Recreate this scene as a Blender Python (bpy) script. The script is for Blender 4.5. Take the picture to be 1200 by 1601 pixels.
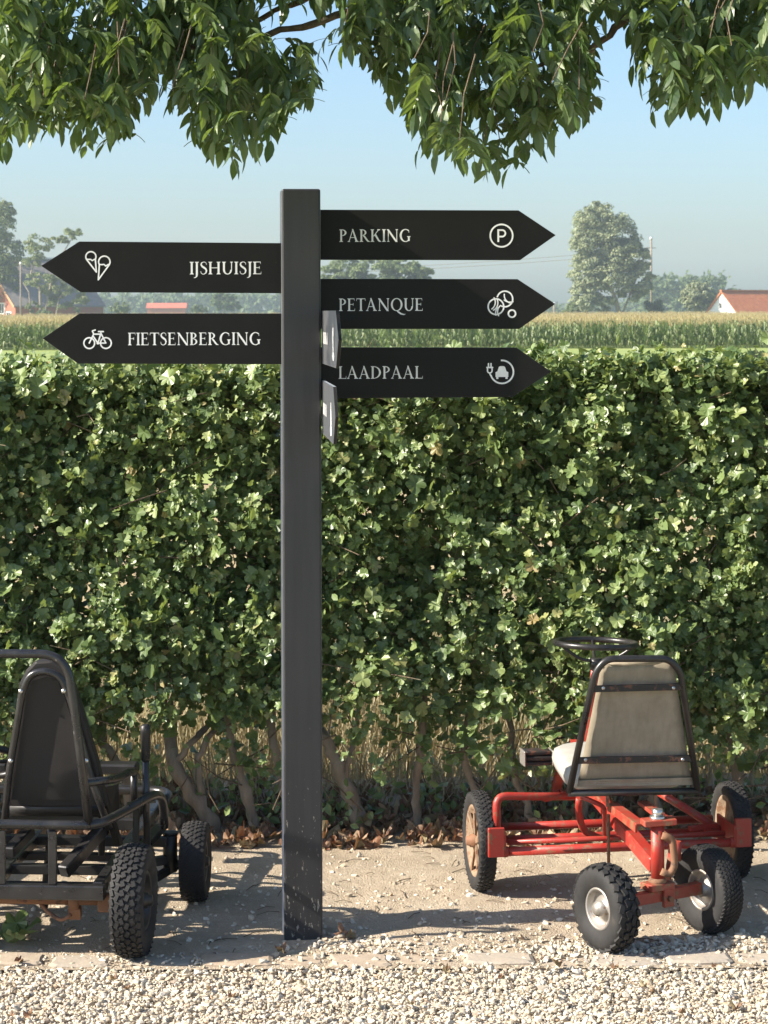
import bpy, math, random
import numpy as np
from mathutils import Vector, Matrix, noise

# ------------------------------------------------------------------ camera, sky, sun, exposure
for o in list(bpy.data.objects): bpy.data.objects.remove(o)
SC = bpy.context.scene
COL = SC.collection
R = math.radians
FPX, CX, HY, EYE = 3560.0, 600.0, 486.0, 1.624      # focal length and horizon in photograph pixels, eye height in metres

cd = bpy.data.cameras.new('camera'); cam = bpy.data.objects.new('camera', cd); COL.objects.link(cam)
cd.sensor_fit = 'VERTICAL'; cd.sensor_height = 36; cd.sensor_width = 27
cd.lens = FPX / 1601 * 36
cd.shift_y = -(800.5 - HY) / 1601
cd.clip_start = 0.1; cd.clip_end = 6000
cd.dof.use_dof = True; cd.dof.focus_distance = 5.95; cd.dof.aperture_fstop = 22
cam.location = (0, 0, EYE)
cam.rotation_euler = (R(90), R(0.18), 0)
SC.camera = cam

SUN_DIR = Vector((1.0, 0.24, -0.655)).normalized()   # the way the light travels
SUN_EL = math.asin(-SUN_DIR.z)
SUN_ROT = math.atan2(-SUN_DIR.x, -SUN_DIR.y)
W = bpy.data.worlds.new('World'); SC.world = W; W.use_nodes = True
wn = W.node_tree.nodes; wl = W.node_tree.links
for n in list(wn): wn.remove(n)
sky = wn.new('ShaderNodeTexSky'); sky.sky_type = 'NISHITA'; sky.sun_disc = False
sky.sun_elevation = SUN_EL; sky.sun_rotation = SUN_ROT % (2 * math.pi)
sky.air_density = 1.0; sky.dust_density = 1.5; sky.ozone_density = 5.2
bg = wn.new('ShaderNodeBackground'); bg.inputs['Strength'].default_value = 0.088
wo = wn.new('ShaderNodeOutputWorld')
wl.new(sky.outputs[0], bg.inputs[0]); wl.new(bg.outputs[0], wo.inputs[0])
sd = bpy.data.lights.new('sun', 'SUN'); sun = bpy.data.objects.new('sun', sd); COL.objects.link(sun)
sd.energy = 5.0; sd.angle = R(0.55); sd.color = (1.0, 0.91, 0.79)
sun.rotation_euler = SUN_DIR.to_track_quat('-Z', 'Y').to_euler(); sun.location = (-8, -2, 9)
vs = SC.view_settings; vs.view_transform = 'Standard'; vs.look = 'None'; vs.gamma = 1.0; vs.exposure = 1.34
vs.use_curve_mapping = False
SC.cycles.max_bounces = 8; SC.cycles.transparent_max_bounces = 8; SC.cycles.volume_bounces = 1

rng = np.random.default_rng(11)
rnd = random.Random(5)

# ------------------------------------------------------------------ helpers
def P(px, py, Y):
    return Vector(((px - CX) / FPX * Y, Y, EYE - (py - HY) / FPX * Y))
def G(px, py):                                       # a point on the level ground
    Y = EYE * FPX / (py - HY); return P(px, py, Y)
def srgb(r, g, b):
    f = lambda c: (c / 255 / 12.92) if c / 255 <= 0.04045 else ((c / 255 + 0.055) / 1.055) ** 2.4
    return (f(r), f(g), f(b), 1)

def link(o, parent=None):
    COL.objects.link(o)
    if parent is not None: o.parent = parent
    return o
def tag(o, label=None, cat=None, group=None, kind=None):
    if label: o['label'] = label
    if cat: o['category'] = cat
    if group: o['group'] = group
    if kind: o['kind'] = kind
    return o
def empty(name, loc=(0, 0, 0), rz=0.0):
    o = bpy.data.objects.new(name, None); o.location = loc; o.rotation_euler = (0, 0, rz); o.empty_display_size = .1
    COL.objects.link(o); return o
def inv_of(root):
    return (Matrix.Translation(root.location) @ root.rotation_euler.to_matrix().to_4x4()).inverted()

def np_mesh(name, V, F, mat=None, smooth=False, mats=None, mat_idx=None):
    """V (N,3), F (M,k) of one face size"""
    V = np.ascontiguousarray(V, dtype=np.float32); F = np.ascontiguousarray(F, dtype=np.int32)
    me = bpy.data.meshes.new(name); k = F.shape[1]
    me.vertices.add(len(V)); me.vertices.foreach_set('co', V.ravel())
    me.loops.add(F.size); me.loops.foreach_set('vertex_index', F.ravel())
    me.polygons.add(len(F)); me.polygons.foreach_set('loop_start', np.arange(0, F.size, k, dtype=np.int32))
    me.polygons.foreach_set('use_smooth', np.full(len(F), smooth))
    for m in (mats or ([mat] if mat else [])): me.materials.append(m)
    if mat_idx is not None: me.polygons.foreach_set('material_index', np.asarray(mat_idx, dtype=np.int32))
    me.update(calc_edges=True); me.validate()
    return me
def np_obj(name, V, F, mat, parent=None, smooth=False):
    return link(bpy.data.objects.new(name, np_mesh(name, V, F, mat, smooth)), parent)

def rand_rot(n, up=None, spread=1.0):
    """n rotation matrices; local z near the 'up' vectors (n,3) with some spread, random spin"""
    if up is None: z = rng.normal(size=(n, 3))
    else: z = np.asarray(up, float) + rng.normal(size=(n, 3)) * spread
    z /= np.linalg.norm(z, axis=1, keepdims=True) + 1e-9
    a = rng.normal(size=(n, 3)); x = a - (a * z).sum(1, keepdims=True) * z
    x /= np.linalg.norm(x, axis=1, keepdims=True) + 1e-9
    y = np.cross(z, x)
    return np.stack([x, y, z], axis=2)
def scatter(tv, tf, pos, rot, scale):
    """copies of a template (tv,tf): one vertex and face array"""
    n = len(pos); scale = np.asarray(scale, float)
    if scale.ndim == 1: scale = np.repeat(scale[:, None], 3, 1)
    V = np.einsum('nij,nvj->nvi', rot, tv[None] * scale[:, None, :]) + pos[:, None, :]
    F = tf[None] + (np.arange(n) * len(tv))[:, None, None]
    return V.reshape(-1, 3), F.reshape(-1, tf.shape[1])

class MB:
    """collects shapes in world coordinates; build() makes one mesh object, moved into its thing's own coordinates"""
    def __init__(s): s.v = []; s.f = []; s.sm = []
    def add(s, vs_, fs, smooth=False):
        o = len(s.v); s.v += [tuple(v) for v in vs_]; s.f += [tuple(i + o for i in f) for f in fs]; s.sm += [smooth] * len(fs); return s
    def box(s, c, size, M=None, ch=0.0):
        hx, hy, hz = size[0] / 2, size[1] / 2, size[2] / 2
        M = M or Matrix.Identity(3); c = Vector(c)
        if ch <= 0:
            vs_ = [c + M @ Vector((x * hx, y * hy, z * hz)) for x in (-1, 1) for y in (-1, 1) for z in (-1, 1)]
            return s.add(vs_, [(0, 1, 3, 2), (4, 6, 7, 5), (0, 4, 5, 1), (2, 3, 7, 6), (0, 2, 6, 4), (1, 5, 7, 3)])
        vs_ = []; idx = {}
        for x in (-1, 1):
            for y in (-1, 1):
                for z in (-1, 1):
                    for a in range(3):
                        h = [hx, hy, hz]; q = [x * h[0], y * h[1], z * h[2]]
                        for b in range(3):
                            if b != a: q[b] -= math.copysign(min(ch, h[b] * .9), q[b])
                        idx[(x, y, z, a)] = len(vs_); vs_.append(c + M @ Vector(q))
        fs = []
        for a in range(3):
            b, d = (a + 1) % 3, (a + 2) % 3
            for sg in (-1, 1):
                def key(sb, sdd):
                    k = [0, 0, 0]; k[a] = sg; k[b] = sb; k[d] = sdd; return (k[0], k[1], k[2], a)
                q = [idx[key(-1, -1)], idx[key(1, -1)], idx[key(1, 1)], idx[key(-1, 1)]]
                fs.append(q if sg > 0 else q[::-1])
        for a in range(3):                       # edge strips along axis a
            b, d = (a + 1) % 3, (a + 2) % 3
            for sb in (-1, 1):
                for sdd in (-1, 1):
                    def kk(sa, ax):
                        k = [0, 0, 0]; k[a] = sa; k[b] = sb; k[d] = sdd; return idx[(k[0], k[1], k[2], ax)]
                    q = [kk(-1, b), kk(1, b), kk(1, d), kk(-1, d)]
                    fs.append(q if sb * sdd > 0 else q[::-1])
        for x in (-1, 1):
            for y in (-1, 1):
                for z in (-1, 1):
                    q = [idx[(x, y, z, 0)], idx[(x, y, z, 1)], idx[(x, y, z, 2)]]
                    fs.append(q if x * y * z > 0 else q[::-1])
        return s.add(vs_, fs)
    def bar(s, a, b, w, h, up=(0, 0, 1), ch=0.0):
        a, b = Vector(a), Vector(b); d = (b - a); L = d.length; d.normalize()
        u = Vector(up); x = d.cross(u)
        if x.length < 1e-4: x = d.cross(Vector((1, 0, 0)))
        x.normalize(); z = x.cross(d)
        M = Matrix((x, d, z)).transposed()
        return s.box((a + b) / 2, (w, L, h), M, ch)
    def tube(s, pts, r, n=10, closed=False, cap=True):
        pts = [Vector(p) for p in pts]; N = len(pts)
        rr = r if hasattr(r, '__len__') else [r] * N
        T = []
        for i in range(N):
            if closed: t = pts[(i + 1) % N] - pts[i - 1]
            elif i == 0: t = pts[1] - pts[0]
            elif i == N - 1: t = pts[-1] - pts[-2]
            else: t = (pts[i + 1] - pts[i]).normalized() + (pts[i] - pts[i - 1]).normalized()
            T.append(t.normalized())
        u = T[0].orthogonal().normalized(); vs_ = []
        for i in range(N):
            u = (u - T[i] * u.dot(T[i])); u = u.normalized() if u.length > 1e-6 else T[i].orthogonal().normalized()
            w = T[i].cross(u)
            for k in range(n):
                a = 2 * math.pi * k / n
                vs_.append(pts[i] + (u * math.cos(a) + w * math.sin(a)) * rr[i])
        fs = []
        for i in range(N if closed else N - 1):
            j = (i + 1) % N
            for k in range(n):
                k2 = (k + 1) % n
                fs.append((i * n + k, i * n + k2, j * n + k2, j * n + k))
        s.add(vs_, fs, True)
        if cap and not closed:
            o = len(s.v) - len(vs_)
            s.f += [tuple(o + k for k in range(n))[::-1], tuple(o + (N - 1) * n + k for k in range(n))]; s.sm += [False, False]
        return s
    def lathe(s, c, axis, prof, n=32, smooth=True):
        """prof: list of (distance along axis, radius)"""
        c = Vector(c); ax = Vector(axis).normalized(); u = ax.orthogonal().normalized(); w = ax.cross(u)
        vs_ = []; m = len(prof)
        for k in range(n):
            a = 2 * math.pi * k / n; d = u * math.cos(a) + w * math.sin(a)
            for (t, r) in prof: vs_.append(c + ax * t + d * r)
        fs = []
        for k in range(n):
            k2 = (k + 1) % n
            for i in range(m - 1): fs.append((k * m + i, k2 * m + i, k2 * m + i + 1, k * m + i + 1))
        return s.add(vs_, fs, smooth)
    def prism(s, pts, d, smooth=False):
        """closed outline pts (3-D, flat) pushed along the vector d"""
        pts = [Vector(p) for p in pts]; d = Vector(d); n = len(pts)
        vs_ = pts + [p + d for p in pts]
        fs = [tuple(range(n))[::-1], tuple(range(n, 2 * n))] + [(i, (i + 1) % n, n + (i + 1) % n, n + i) for i in range(n)]
        return s.add(vs_, fs, smooth)
    def build(s, name, mat, parent=None, inv=None, bevel=0.0):
        vv = s.v if inv is None else [inv @ Vector(v) for v in s.v]
        me = bpy.data.meshes.new(name); me.from_pydata(vv, [], s.f)
        me.polygons.foreach_set('use_smooth', s.sm); me.materials.append(mat); me.update()
        import bmesh
        b = bmesh.new(); b.from_mesh(me); bmesh.ops.recalc_face_normals(b, faces=b.faces[:]); b.to_mesh(me); b.free()
        o = link(bpy.data.objects.new(name, me), parent)
        if bevel:
            m = o.modifiers.new('edge', 'BEVEL'); m.width = bevel; m.segments = 2; m.limit_method = 'ANGLE'
        return o

def rounded(pts, rad, seg=5):
    """polyline with its inner corners rounded"""
    pts = [Vector(p) for p in pts]; out = [pts[0]]
    for i in range(1, len(pts) - 1):
        a, b, c = pts[i - 1], pts[i], pts[i + 1]
        r1 = min(rad, (a - b).length * .48, (c - b).length * .48)
        p0 = b + (a - b).normalized() * r1; p1 = b + (c - b).normalized() * r1
        for k in range(seg + 1):
            t = k / seg; out.append(p0 * (1 - t) ** 2 + b * 2 * t * (1 - t) + p1 * t * t)
    out.append(pts[-1]); return out

# ------------------------------------------------------------------ materials
def new_mat(name):
    m = bpy.data.materials.new(name); m.use_nodes = True; nt = m.node_tree
    for n in list(nt.nodes): nt.nodes.remove(n)
    return m, nt
def N(nt, typ, **kw):
    n = nt.nodes.new(typ)
    for k, v in kw.items():
        if k in n.inputs: n.inputs[k].default_value = v
        else: setattr(n, k, v)
    return n
def ramp(nt, stops, fac):
    r = nt.nodes.new('ShaderNodeValToRGB'); e = r.color_ramp.elements
    while len(e) < len(stops): e.new(0.5)
    for el, (p, c) in zip(e, stops):
        el.position = p; el.color = c if len(c) == 4 else (*c, 1)
    nt.links.new(fac, r.inputs[0]); return r.outputs[0]
def mixc(nt, fac, a, b):
    m = nt.nodes.new('ShaderNodeMix'); m.data_type = 'RGBA'
    for sock, v in ((m.inputs[0], fac), (m.inputs[6], a), (m.inputs[7], b)):
        if hasattr(v, 'links') or hasattr(v, 'is_output'): nt.links.new(v, sock)
        else: sock.default_value = v if not isinstance(v, tuple) or len(v) == 4 else (*v, 1)
    return m.outputs[2]
def noise_tex(nt, scale, detail=4, rough=.55, coord='Object', dist=0.0, vec=None):
    n = nt.nodes.new('ShaderNodeTexNoise'); n.inputs['Scale'].default_value = scale
    n.inputs['Detail'].default_value = detail; n.inputs['Roughness'].default_value = rough; n.inputs['Distortion'].default_value = dist
    if vec is None:
        tc = nt.nodes.new('ShaderNodeTexCoord'); vec = tc.outputs[coord]
    nt.links.new(vec, n.inputs['Vector']); return n.outputs['Fac']
def scaled_coord(nt, sc, coord='Object'):
    tc = nt.nodes.new('ShaderNodeTexCoord'); mp = nt.nodes.new('ShaderNodeMapping'); mp.inputs['Scale'].default_value = sc
    nt.links.new(tc.outputs[coord], mp.inputs['Vector']); return mp.outputs[0]
def bump(nt, h, strength=.3, dist=.005):
    b = nt.nodes.new('ShaderNodeBump'); b.inputs['Strength'].default_value = strength; b.inputs['Distance'].default_value = dist
    nt.links.new(h, b.inputs['Height']); return b.outputs[0]
def principled(nt, col, rough=.6, spec=.5, metal=0.0, normal=None):
    p = nt.nodes.new('ShaderNodeBsdfPrincipled')
    for sock, v in (('Base Color', col), ('Roughness', rough), ('Specular IOR Level', spec), ('Metallic', metal)):
        if hasattr(v, 'is_output'): nt.links.new(v, p.inputs[sock])
        else: p.inputs[sock].default_value = v if not (isinstance(v, tuple) and len(v) == 3) else (*v, 1)
    if normal is not None: nt.links.new(normal, p.inputs['Normal'])
    return p
def finish(nt, shader, vol=None):
    o = nt.nodes.new('ShaderNodeOutputMaterial')
    nt.links.new(shader, o.inputs['Surface'])
    return o

def worn(name, col, wear, rough=.45, spec=.5, metal=0.0, scale=30, amount=.5, fine=220, dirt=(.25, .2, .14), dirt_amt=.2):
    """paint or metal with patches of wear and a dusting of dirt"""
    m, nt = new_mat(name)
    a = noise_tex(nt, scale, 5, .65)
    f = ramp(nt, [(amount, (0, 0, 0)), (min(.98, amount + .06), (1, 1, 1))], a)
    c = mixc(nt, f, col, wear)
    d = noise_tex(nt, scale * .3, 6, .7)
    df = ramp(nt, [(.35, (0, 0, 0)), (.8, (dirt_amt,) * 3)], d)
    c = mixc(nt, df, c, dirt)
    h = noise_tex(nt, fine, 3)
    r = ramp(nt, [(.3, (rough * .75,) * 3), (.75, (min(1, rough * 1.4),) * 3)], d)
    p = principled(nt, c, r, spec, metal, bump(nt, h, .12, .002))
    finish(nt, p.outputs[0]); return m

def leaf_mat(name, stops, trans=.3, rough=.4, spec=.5, trans_col=(.20, .32, .04), noise_scale=0):
    m, nt = new_mat(name)
    g = nt.nodes.new('ShaderNodeNewGeometry'); oi = nt.nodes.new('ShaderNodeObjectInfo')
    ad = N(nt, 'ShaderNodeMath', operation='ADD'); fr = N(nt, 'ShaderNodeMath', operation='FRACT')
    nt.links.new(g.outputs['Random Per Island'], ad.inputs[0]); nt.links.new(oi.outputs['Random'], ad.inputs[1]); nt.links.new(ad.outputs[0], fr.inputs[0])
    c = ramp(nt, stops, fr.outputs[0])
    if noise_scale:
        nz = noise_tex(nt, noise_scale, 3)
        c = mixc(nt, ramp(nt, [(.35, (0, 0, 0)), (.7, (.6, .6, .6))], nz), c, stops[-1][1])
    bk = mixc(nt, g.outputs['Backfacing'], c, mixc(nt, .35, c, (.22, .27, .14, 1)))
    p = principled(nt, bk, rough, spec)
    t = N(nt, 'ShaderNodeBsdfTranslucent'); tc = mixc(nt, .6, c, (*trans_col, 1)); nt.links.new(tc, t.inputs[0])
    mx = N(nt, 'ShaderNodeMixShader'); mx.inputs[0].default_value = trans
    nt.links.new(p.outputs[0], mx.inputs[1]); nt.links.new(t.outputs[0], mx.inputs[2])
    finish(nt, mx.outputs[0]); return m

M = {}
M['hedge_leaf'] = leaf_mat('hedge_leaf', [(0, (.076, .122, .042)), (.3, (.118, .178, .058)), (.6, (.170, .236, .080)), (.88, (.245, .305, .112)), (.96, (.30, .34, .13)), (1, (.33, .25, .11))], .30, .40, .6, (.34, .42, .07))
M['ash_leaf'] = leaf_mat('ash_leaf', [(0, (.040, .078, .027)), (.5, (.062, .112, .036)), (.9, (.095, .150, .046)), (1, (.16, .21, .055))], .31, .38, .6, (.30, .42, .04))
M['willow'] = leaf_mat('willow_leaf', [(0, (.16, .20, .10)), (.5, (.235, .27, .145)), (1, (.33, .35, .20))], .25, .6, .3, (.3, .34, .14))
M['bush'] = leaf_mat('bush_leaf', [(0, (.09, .13, .05)), (.5, (.13, .17, .065)), (1, (.18, .22, .09))], .25, .6, .3)
M['far_tree'] = leaf_mat('far_leaf', [(0, (.07, .10, .045)), (.5, (.09, .125, .055)), (1, (.12, .155, .07))], .2, .7, .2)
M['olive'] = leaf_mat('olive_leaf', [(0, (.12, .155, .065)), (.5, (.17, .20, .085)), (1, (.23, .25, .115))], .3, .6, .3)
M['corn'] = leaf_mat('corn_leaf', [(0, (.085, .135, .040)), (.4, (.15, .21, .07)), (.8, (.24, .29, .12)), (1, (.36, .38, .20))], .30, .5, .35)
M['tassel'] = leaf_mat('tassel', [(0, (.32, .25, .11)), (.5, (.40, .32, .15)), (1, (.46, .38, .20))], .25, .8, .2, (.4, .33, .12))
M['straw'] = leaf_mat('straw', [(0, (.25, .20, .115)), (.5, (.36, .30, .18)), (1, (.48, .42, .28))], .3, .7, .25, (.5, .4, .18))
M['dead_leaf'] = leaf_mat('dead_leaf', [(0, (.09, .035, .018)), (.4, (.16, .06, .03)), (.7, (.22, .115, .06)), (1, (.42, .33, .22))], .15, .6, .3, (.4, .15, .04), 60)

def bark(name, c1, c2, sc=18):
    m, nt = new_mat(name)
    v = scaled_coord(nt, (1, 1, .28)); a = noise_tex(nt, sc, 6, .65, vec=v)
    c = ramp(nt, [(.3, c1), (.68, c2)], a)
    c = mixc(nt, ramp(nt, [(.55, (0, 0, 0)), (.7, (.5, .5, .5))], noise_tex(nt, 9, 3)), c, (.17, .18, .11, 1))
    finish(nt, principled(nt, c, .85, .25, 0, bump(nt, a, .8, .012)).outputs[0]); return m
M['bark'] = bark('bark', (.15, .12, .09), (.36, .30, .23))
M['twig'] = bark('twig_bark', (.07, .05, .035), (.19, .14, .09), 60)
M['far_bark'] = bark('far_bark', (.16, .13, .10), (.30, .26, .2), 4)

def post_mat():
    m, nt = new_mat('post_paint')
    grain = noise_tex(nt, 40, 5, .6, vec=scaled_coord(nt, (1, 1, .06)))
    c = ramp(nt, [(.3, (.017, .0175, .0195)), (.72, (.026, .0265, .0295))], grain)
    tc = nt.nodes.new('ShaderNodeTexCoord'); sx = nt.nodes.new('ShaderNodeSeparateXYZ'); nt.links.new(tc.outputs['Object'], sx.inputs[0])
    # splashed pale dirt, thicker towards the foot
    mr = N(nt, 'ShaderNodeMapRange'); nt.links.new(sx.outputs['Z'], mr.inputs[0])
    mr.inputs[1].default_value = 0.02; mr.inputs[2].default_value = .75; mr.inputs[3].default_value = .17; mr.inputs[4].default_value = 0.0
    sp = noise_tex(nt, 150, 3, .6, vec=scaled_coord(nt, (1, 1, .38)))
    ad = N(nt, 'ShaderNodeMath', operation='ADD'); nt.links.new(sp, ad.inputs[0]); nt.links.new(mr.outputs[0], ad.inputs[1])
    f = ramp(nt, [(.765, (0, 0, 0)), (.83, (.85, .85, .85))], ad.outputs[0])
    c = mixc(nt, f, c, (.30, .28, .24, 1))
    sm = noise_tex(nt, 7, 5, .7); c = mixc(nt, ramp(nt, [(.5, (0, 0, 0)), (.75, (.35, .35, .35))], sm), c, (.040, .036, .032, 1))
    r = ramp(nt, [(.3, (.36,) * 3), (.7, (.58,) * 3)], sm)
    p = principled(nt, c, r, .45, 0, bump(nt, grain, .25, .0015)); p.inputs['Sheen Weight'].default_value = .8; p.inputs['Sheen Roughness'].default_value = .3
    finish(nt, p.outputs[0]); return m
M['post'] = post_mat()
def board_mat():
    m, nt = new_mat('sign_board_black')
    a = noise_tex(nt, 12, 5, .7)
    c = ramp(nt, [(.3, (.0055, .0052, .0050)), (.75, (.0085, .0080, .0076))], a)
    s = noise_tex(nt, 260, 2, .5); c = mixc(nt, ramp(nt, [(.74, (0, 0, 0)), (.79, (.25, .25, .25))], s), c, (.3, .29, .27, 1))
    p = principled(nt, c, ramp(nt, [(.3, (.42,) * 3), (.7, (.56,) * 3)], a), .22, 0, bump(nt, noise_tex(nt, 500, 2), .04, .001))
    p.inputs['Sheen Weight'].default_value = .68; p.inputs['Sheen Roughness'].default_value = .34
    finish(nt, p.outputs[0]); return m
M['board'] = board_mat()
def plain(name, c, rough=.6, spec=.4, metal=0.0):
    m, nt = new_mat(name); a = noise_tex(nt, 25, 5, .65)
    cc = ramp(nt, [(.25, tuple(x * .82 for x in c)), (.75, tuple(min(1, x * 1.12) for x in c))], a)
    finish(nt, principled(nt, cc, rough, spec, metal).outputs[0]); return m
M['letter'] = plain('white_print', (.84, .84, .84), .5, .3)
M['red'] = worn('red_paint', (.32, .022, .015, 1), (.19, .085, .045, 1), .40, .5, 0, 48, .565, 200, (.26, .12, .08, 1), .28)
M['red_worn'] = worn('red_paint_rubbed', (.30, .03, .018, 1), (.20, .10, .05, 1), .5, .45, 0, 34, .535, 200, (.28, .16, .09, 1), .5)
M['black_tube'] = worn('black_tube_paint', (.012, .012, .013, 1), (.10, .045, .025, 1), .33, .5, 0, 38, .68, 200, (.14, .12, .10, 1), .2)
M['black_strap'] = worn('black_strap_paint', (.015, .014, .014, 1), (.12, .05, .03, 1), .5, .4, 0, 60, .55, 200, (.12, .10, .08, 1), .2)
M['kart_black'] = worn('kart_black_paint', (.011, .011, .012, 1), (.13, .12, .11, 1), .30, .6, 0, 70, .655, 160, (.15, .135, .115, 1), .13)
M['kart_dark'] = worn('kart_dark_paint', (.008, .008, .008, 1), (.07, .06, .05, 1), .42, .5, 0, 45, .68, 160, (.12, .10, .085, 1), .12)
M['steel'] = worn('galvanised_steel', (.30, .29, .27, 1), (.20, .12, .07, 1), .45, .5, .55, 45, .58, 200, (.26, .20, .14, 1), .6)
M['rust'] = worn('rusty_steel', (.20, .095, .05, 1), (.09, .045, .03, 1), .75, .3, .1, 35, .55, 160, (.3, .22, .15, 1), .4)
M['rust_rim'] = worn('rusty_cream_rim', (.23, .165, .11, 1), (.15, .07, .035, 1), .65, .3, 0, 34, .48, 160, (.36, .27, .18, 1), .4)
M['chrome'] = worn('zinc_bolt', (.62, .61, .58, 1), (.35, .30, .24, 1), .3, .5, .9, 50, .7)
def rubber():
    m, nt = new_mat('tyre_rubber')
    d = noise_tex(nt, 14, 6, .7)
    c = ramp(nt, [(.3, (.012, .012, .0125)), (.6, (.026, .025, .024)), (.85, (.085, .074, .060))], d)
    finish(nt, principled(nt, c, .74, .35, 0, bump(nt, noise_tex(nt, 220, 3), .2, .002)).outputs[0]); return m
M['rubber'] = rubber()
def fabric(name, c1, c2):
    m, nt = new_mat(name)
    w1 = nt.nodes.new('ShaderNodeTexWave'); w1.inputs['Scale'].default_value = 260; w1.bands_direction = 'X'
    w2 = nt.nodes.new('ShaderNodeTexWave'); w2.inputs['Scale'].default_value = 260; w2.bands_direction = 'Z'
    tc = nt.nodes.new('ShaderNodeTexCoord')
    nt.links.new(tc.outputs['Object'], w1.inputs[0]); nt.links.new(tc.outputs['Object'], w2.inputs[0])
    mu = N(nt, 'ShaderNodeMath', operation='MULTIPLY'); nt.links.new(w1.outputs[1], mu.inputs[0]); nt.links.new(w2.outputs[1], mu.inputs[1])
    d = noise_tex(nt, 16, 6, .7); c = ramp(nt, [(.3, c1), (.7, c2)], d)
    c = mixc(nt, ramp(nt, [(.45, (0, 0, 0)), (.7, (.35, .35, .35))], noise_tex(nt, 60, 4, vec=scaled_coord(nt, (1, 1, .15)))), c, tuple(x * .72 for x in c1))
    finish(nt, principled(nt, c, .85, .2, 0, bump(nt, mu.outputs[0], .35, .001)).outputs[0]); return m
M['seat_back'] = fabric('seat_back_fabric', (.255, .218, .16), (.345, .298, .225))
M['cushion'] = plain('grey_vinyl', (.36, .35, .31), .5, .4)
M['black_panel'] = worn('black_panel', (.010, .009, .009, 1), (.05, .045, .04, 1), .55, .4, 0, 40, .72, 300, (.06, .05, .045, 1), .3)

def dirt_mat():
    m, nt = new_mat('packed_dirt')
    a = noise_tex(nt, 3.5, 7, .68); b = noise_tex(nt, 38, 6, .7); s = noise_tex(nt, 190, 3, .6)
    c = ramp(nt, [(.28, (.33, .27, .19)), (.5, (.43, .36, .265)), (.72, (.50, .435, .33))], a)
    c = mixc(nt, ramp(nt, [(.35, (0, 0, 0)), (.62, (.55, .55, .55))], b), c, (.33, .26, .185, 1))
    c = mixc(nt, ramp(nt, [(.64, (0, 0, 0)), (.70, (.75, .75, .75))], s), c, (.58, .53, .45, 1))
    c = mixc(nt, ramp(nt, [(.30, (.6, .6, .6)), (.36, (0, 0, 0))], s), c, (.18, .135, .09, 1))
    ad = N(nt, 'ShaderNodeMath', operation='ADD'); nt.links.new(b, ad.inputs[0]); nt.links.new(s, ad.inputs[1])
    finish(nt, principled(nt, c, .92, .2, 0, bump(nt, ad.outputs[0], .75, .011)).outputs[0]); return m
M['dirt'] = dirt_mat()
def gravel_mat(name, island=True):
    m, nt = new_mat(name)
    if island:
        g = nt.nodes.new('ShaderNodeNewGeometry'); oi = nt.nodes.new('ShaderNodeObjectInfo')
        ad = N(nt, 'ShaderNodeMath', operation='ADD'); fr = N(nt, 'ShaderNodeMath', operation='FRACT')
        nt.links.new(g.outputs['Random Per Island'], ad.inputs[0]); nt.links.new(oi.outputs['Random'], ad.inputs[1]); nt.links.new(ad.outputs[0], fr.inputs[0])
        f = fr.outputs[0]
    else:
        v = nt.nodes.new('ShaderNodeTexVoronoi'); v.inputs['Scale'].default_value = 70
        tc = nt.nodes.new('ShaderNodeTexCoord'); nt.links.new(tc.outputs['Object'], v.inputs['Vector'])
        sp = nt.nodes.new('ShaderNodeSeparateColor'); nt.links.new(v.outputs['Color'], sp.inputs[0]); f = sp.outputs[0]
    c = ramp(nt, [(0, (.34, .28, .20)), (.25, (.47, .405, .305)), (.6, (.54, .48, .375)), (.82, (.64, .59, .49)), (.92, (.34, .32, .29)), (1, (.42, .29, .18))], f)
    nz = noise_tex(nt, 120, 4); c = mixc(nt, ramp(nt, [(.4, (0, 0, 0)), (.75, (.4, .4, .4))], nz), c, (.48, .40, .29, 1))
    nrm = bump(nt, nz, .35, .003) if island else bump(nt, v.outputs['Distance'], .9, .012)
    finish(nt, principled(nt, c, .85, .25, 0, nrm).outputs[0]); return m
M['gravel'] = gravel_mat('gravel_stone'); M['gravel_bed'] = gravel_mat('gravel_bed', False)
def stone_mat():
    m, nt = new_mat('edging_stone')
    oi = nt.nodes.new('ShaderNodeObjectInfo')
    c = ramp(nt, [(0, (.33, .255, .18)), (.5, (.36, .305, .235)), (1, (.33, .30, .255))], oi.outputs['Random'])
    a = noise_tex(nt, 30, 6, .7); c = mixc(nt, ramp(nt, [(.4, (0, 0, 0)), (.7, (.7, .7, .7))], a), c, (.42, .35, .265, 1))
    finish(nt, principled(nt, c, .88, .25, 0, bump(nt, a, .5, .006)).outputs[0]); return m
M['edging'] = stone_mat()
def field_mat(name, c1, c2, c3, sc):
    m, nt = new_mat(name); a = noise_tex(nt, sc, 6, .65); b = noise_tex(nt, sc * 9, 4, .6)
    c = ramp(nt, [(.3, c1), (.55, c2), (.75, c3)], a); c = mixc(nt, ramp(nt, [(.4, (0, 0, 0)), (.7, (.5, .5, .5))], b), c, c1)
    finish(nt, principled(nt, c, .9, .15).outputs[0]); return m
M['meadow'] = field_mat('meadow', (.20, .26, .075), (.27, .32, .10), (.34, .37, .14), .15)
M['stubble'] = field_mat('stubble_soil', (.26, .20, .11), (.38, .30, .16), (.48, .39, .22), 6)
M['corn_soil'] = field_mat('corn_soil', (.10, .09, .05), (.14, .12, .07), (.2, .16, .1), 2)
M['canopy'] = field_mat('corn_canopy', (.26, .24, .10), (.36, .30, .13), (.44, .36, .17), .7)

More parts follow.
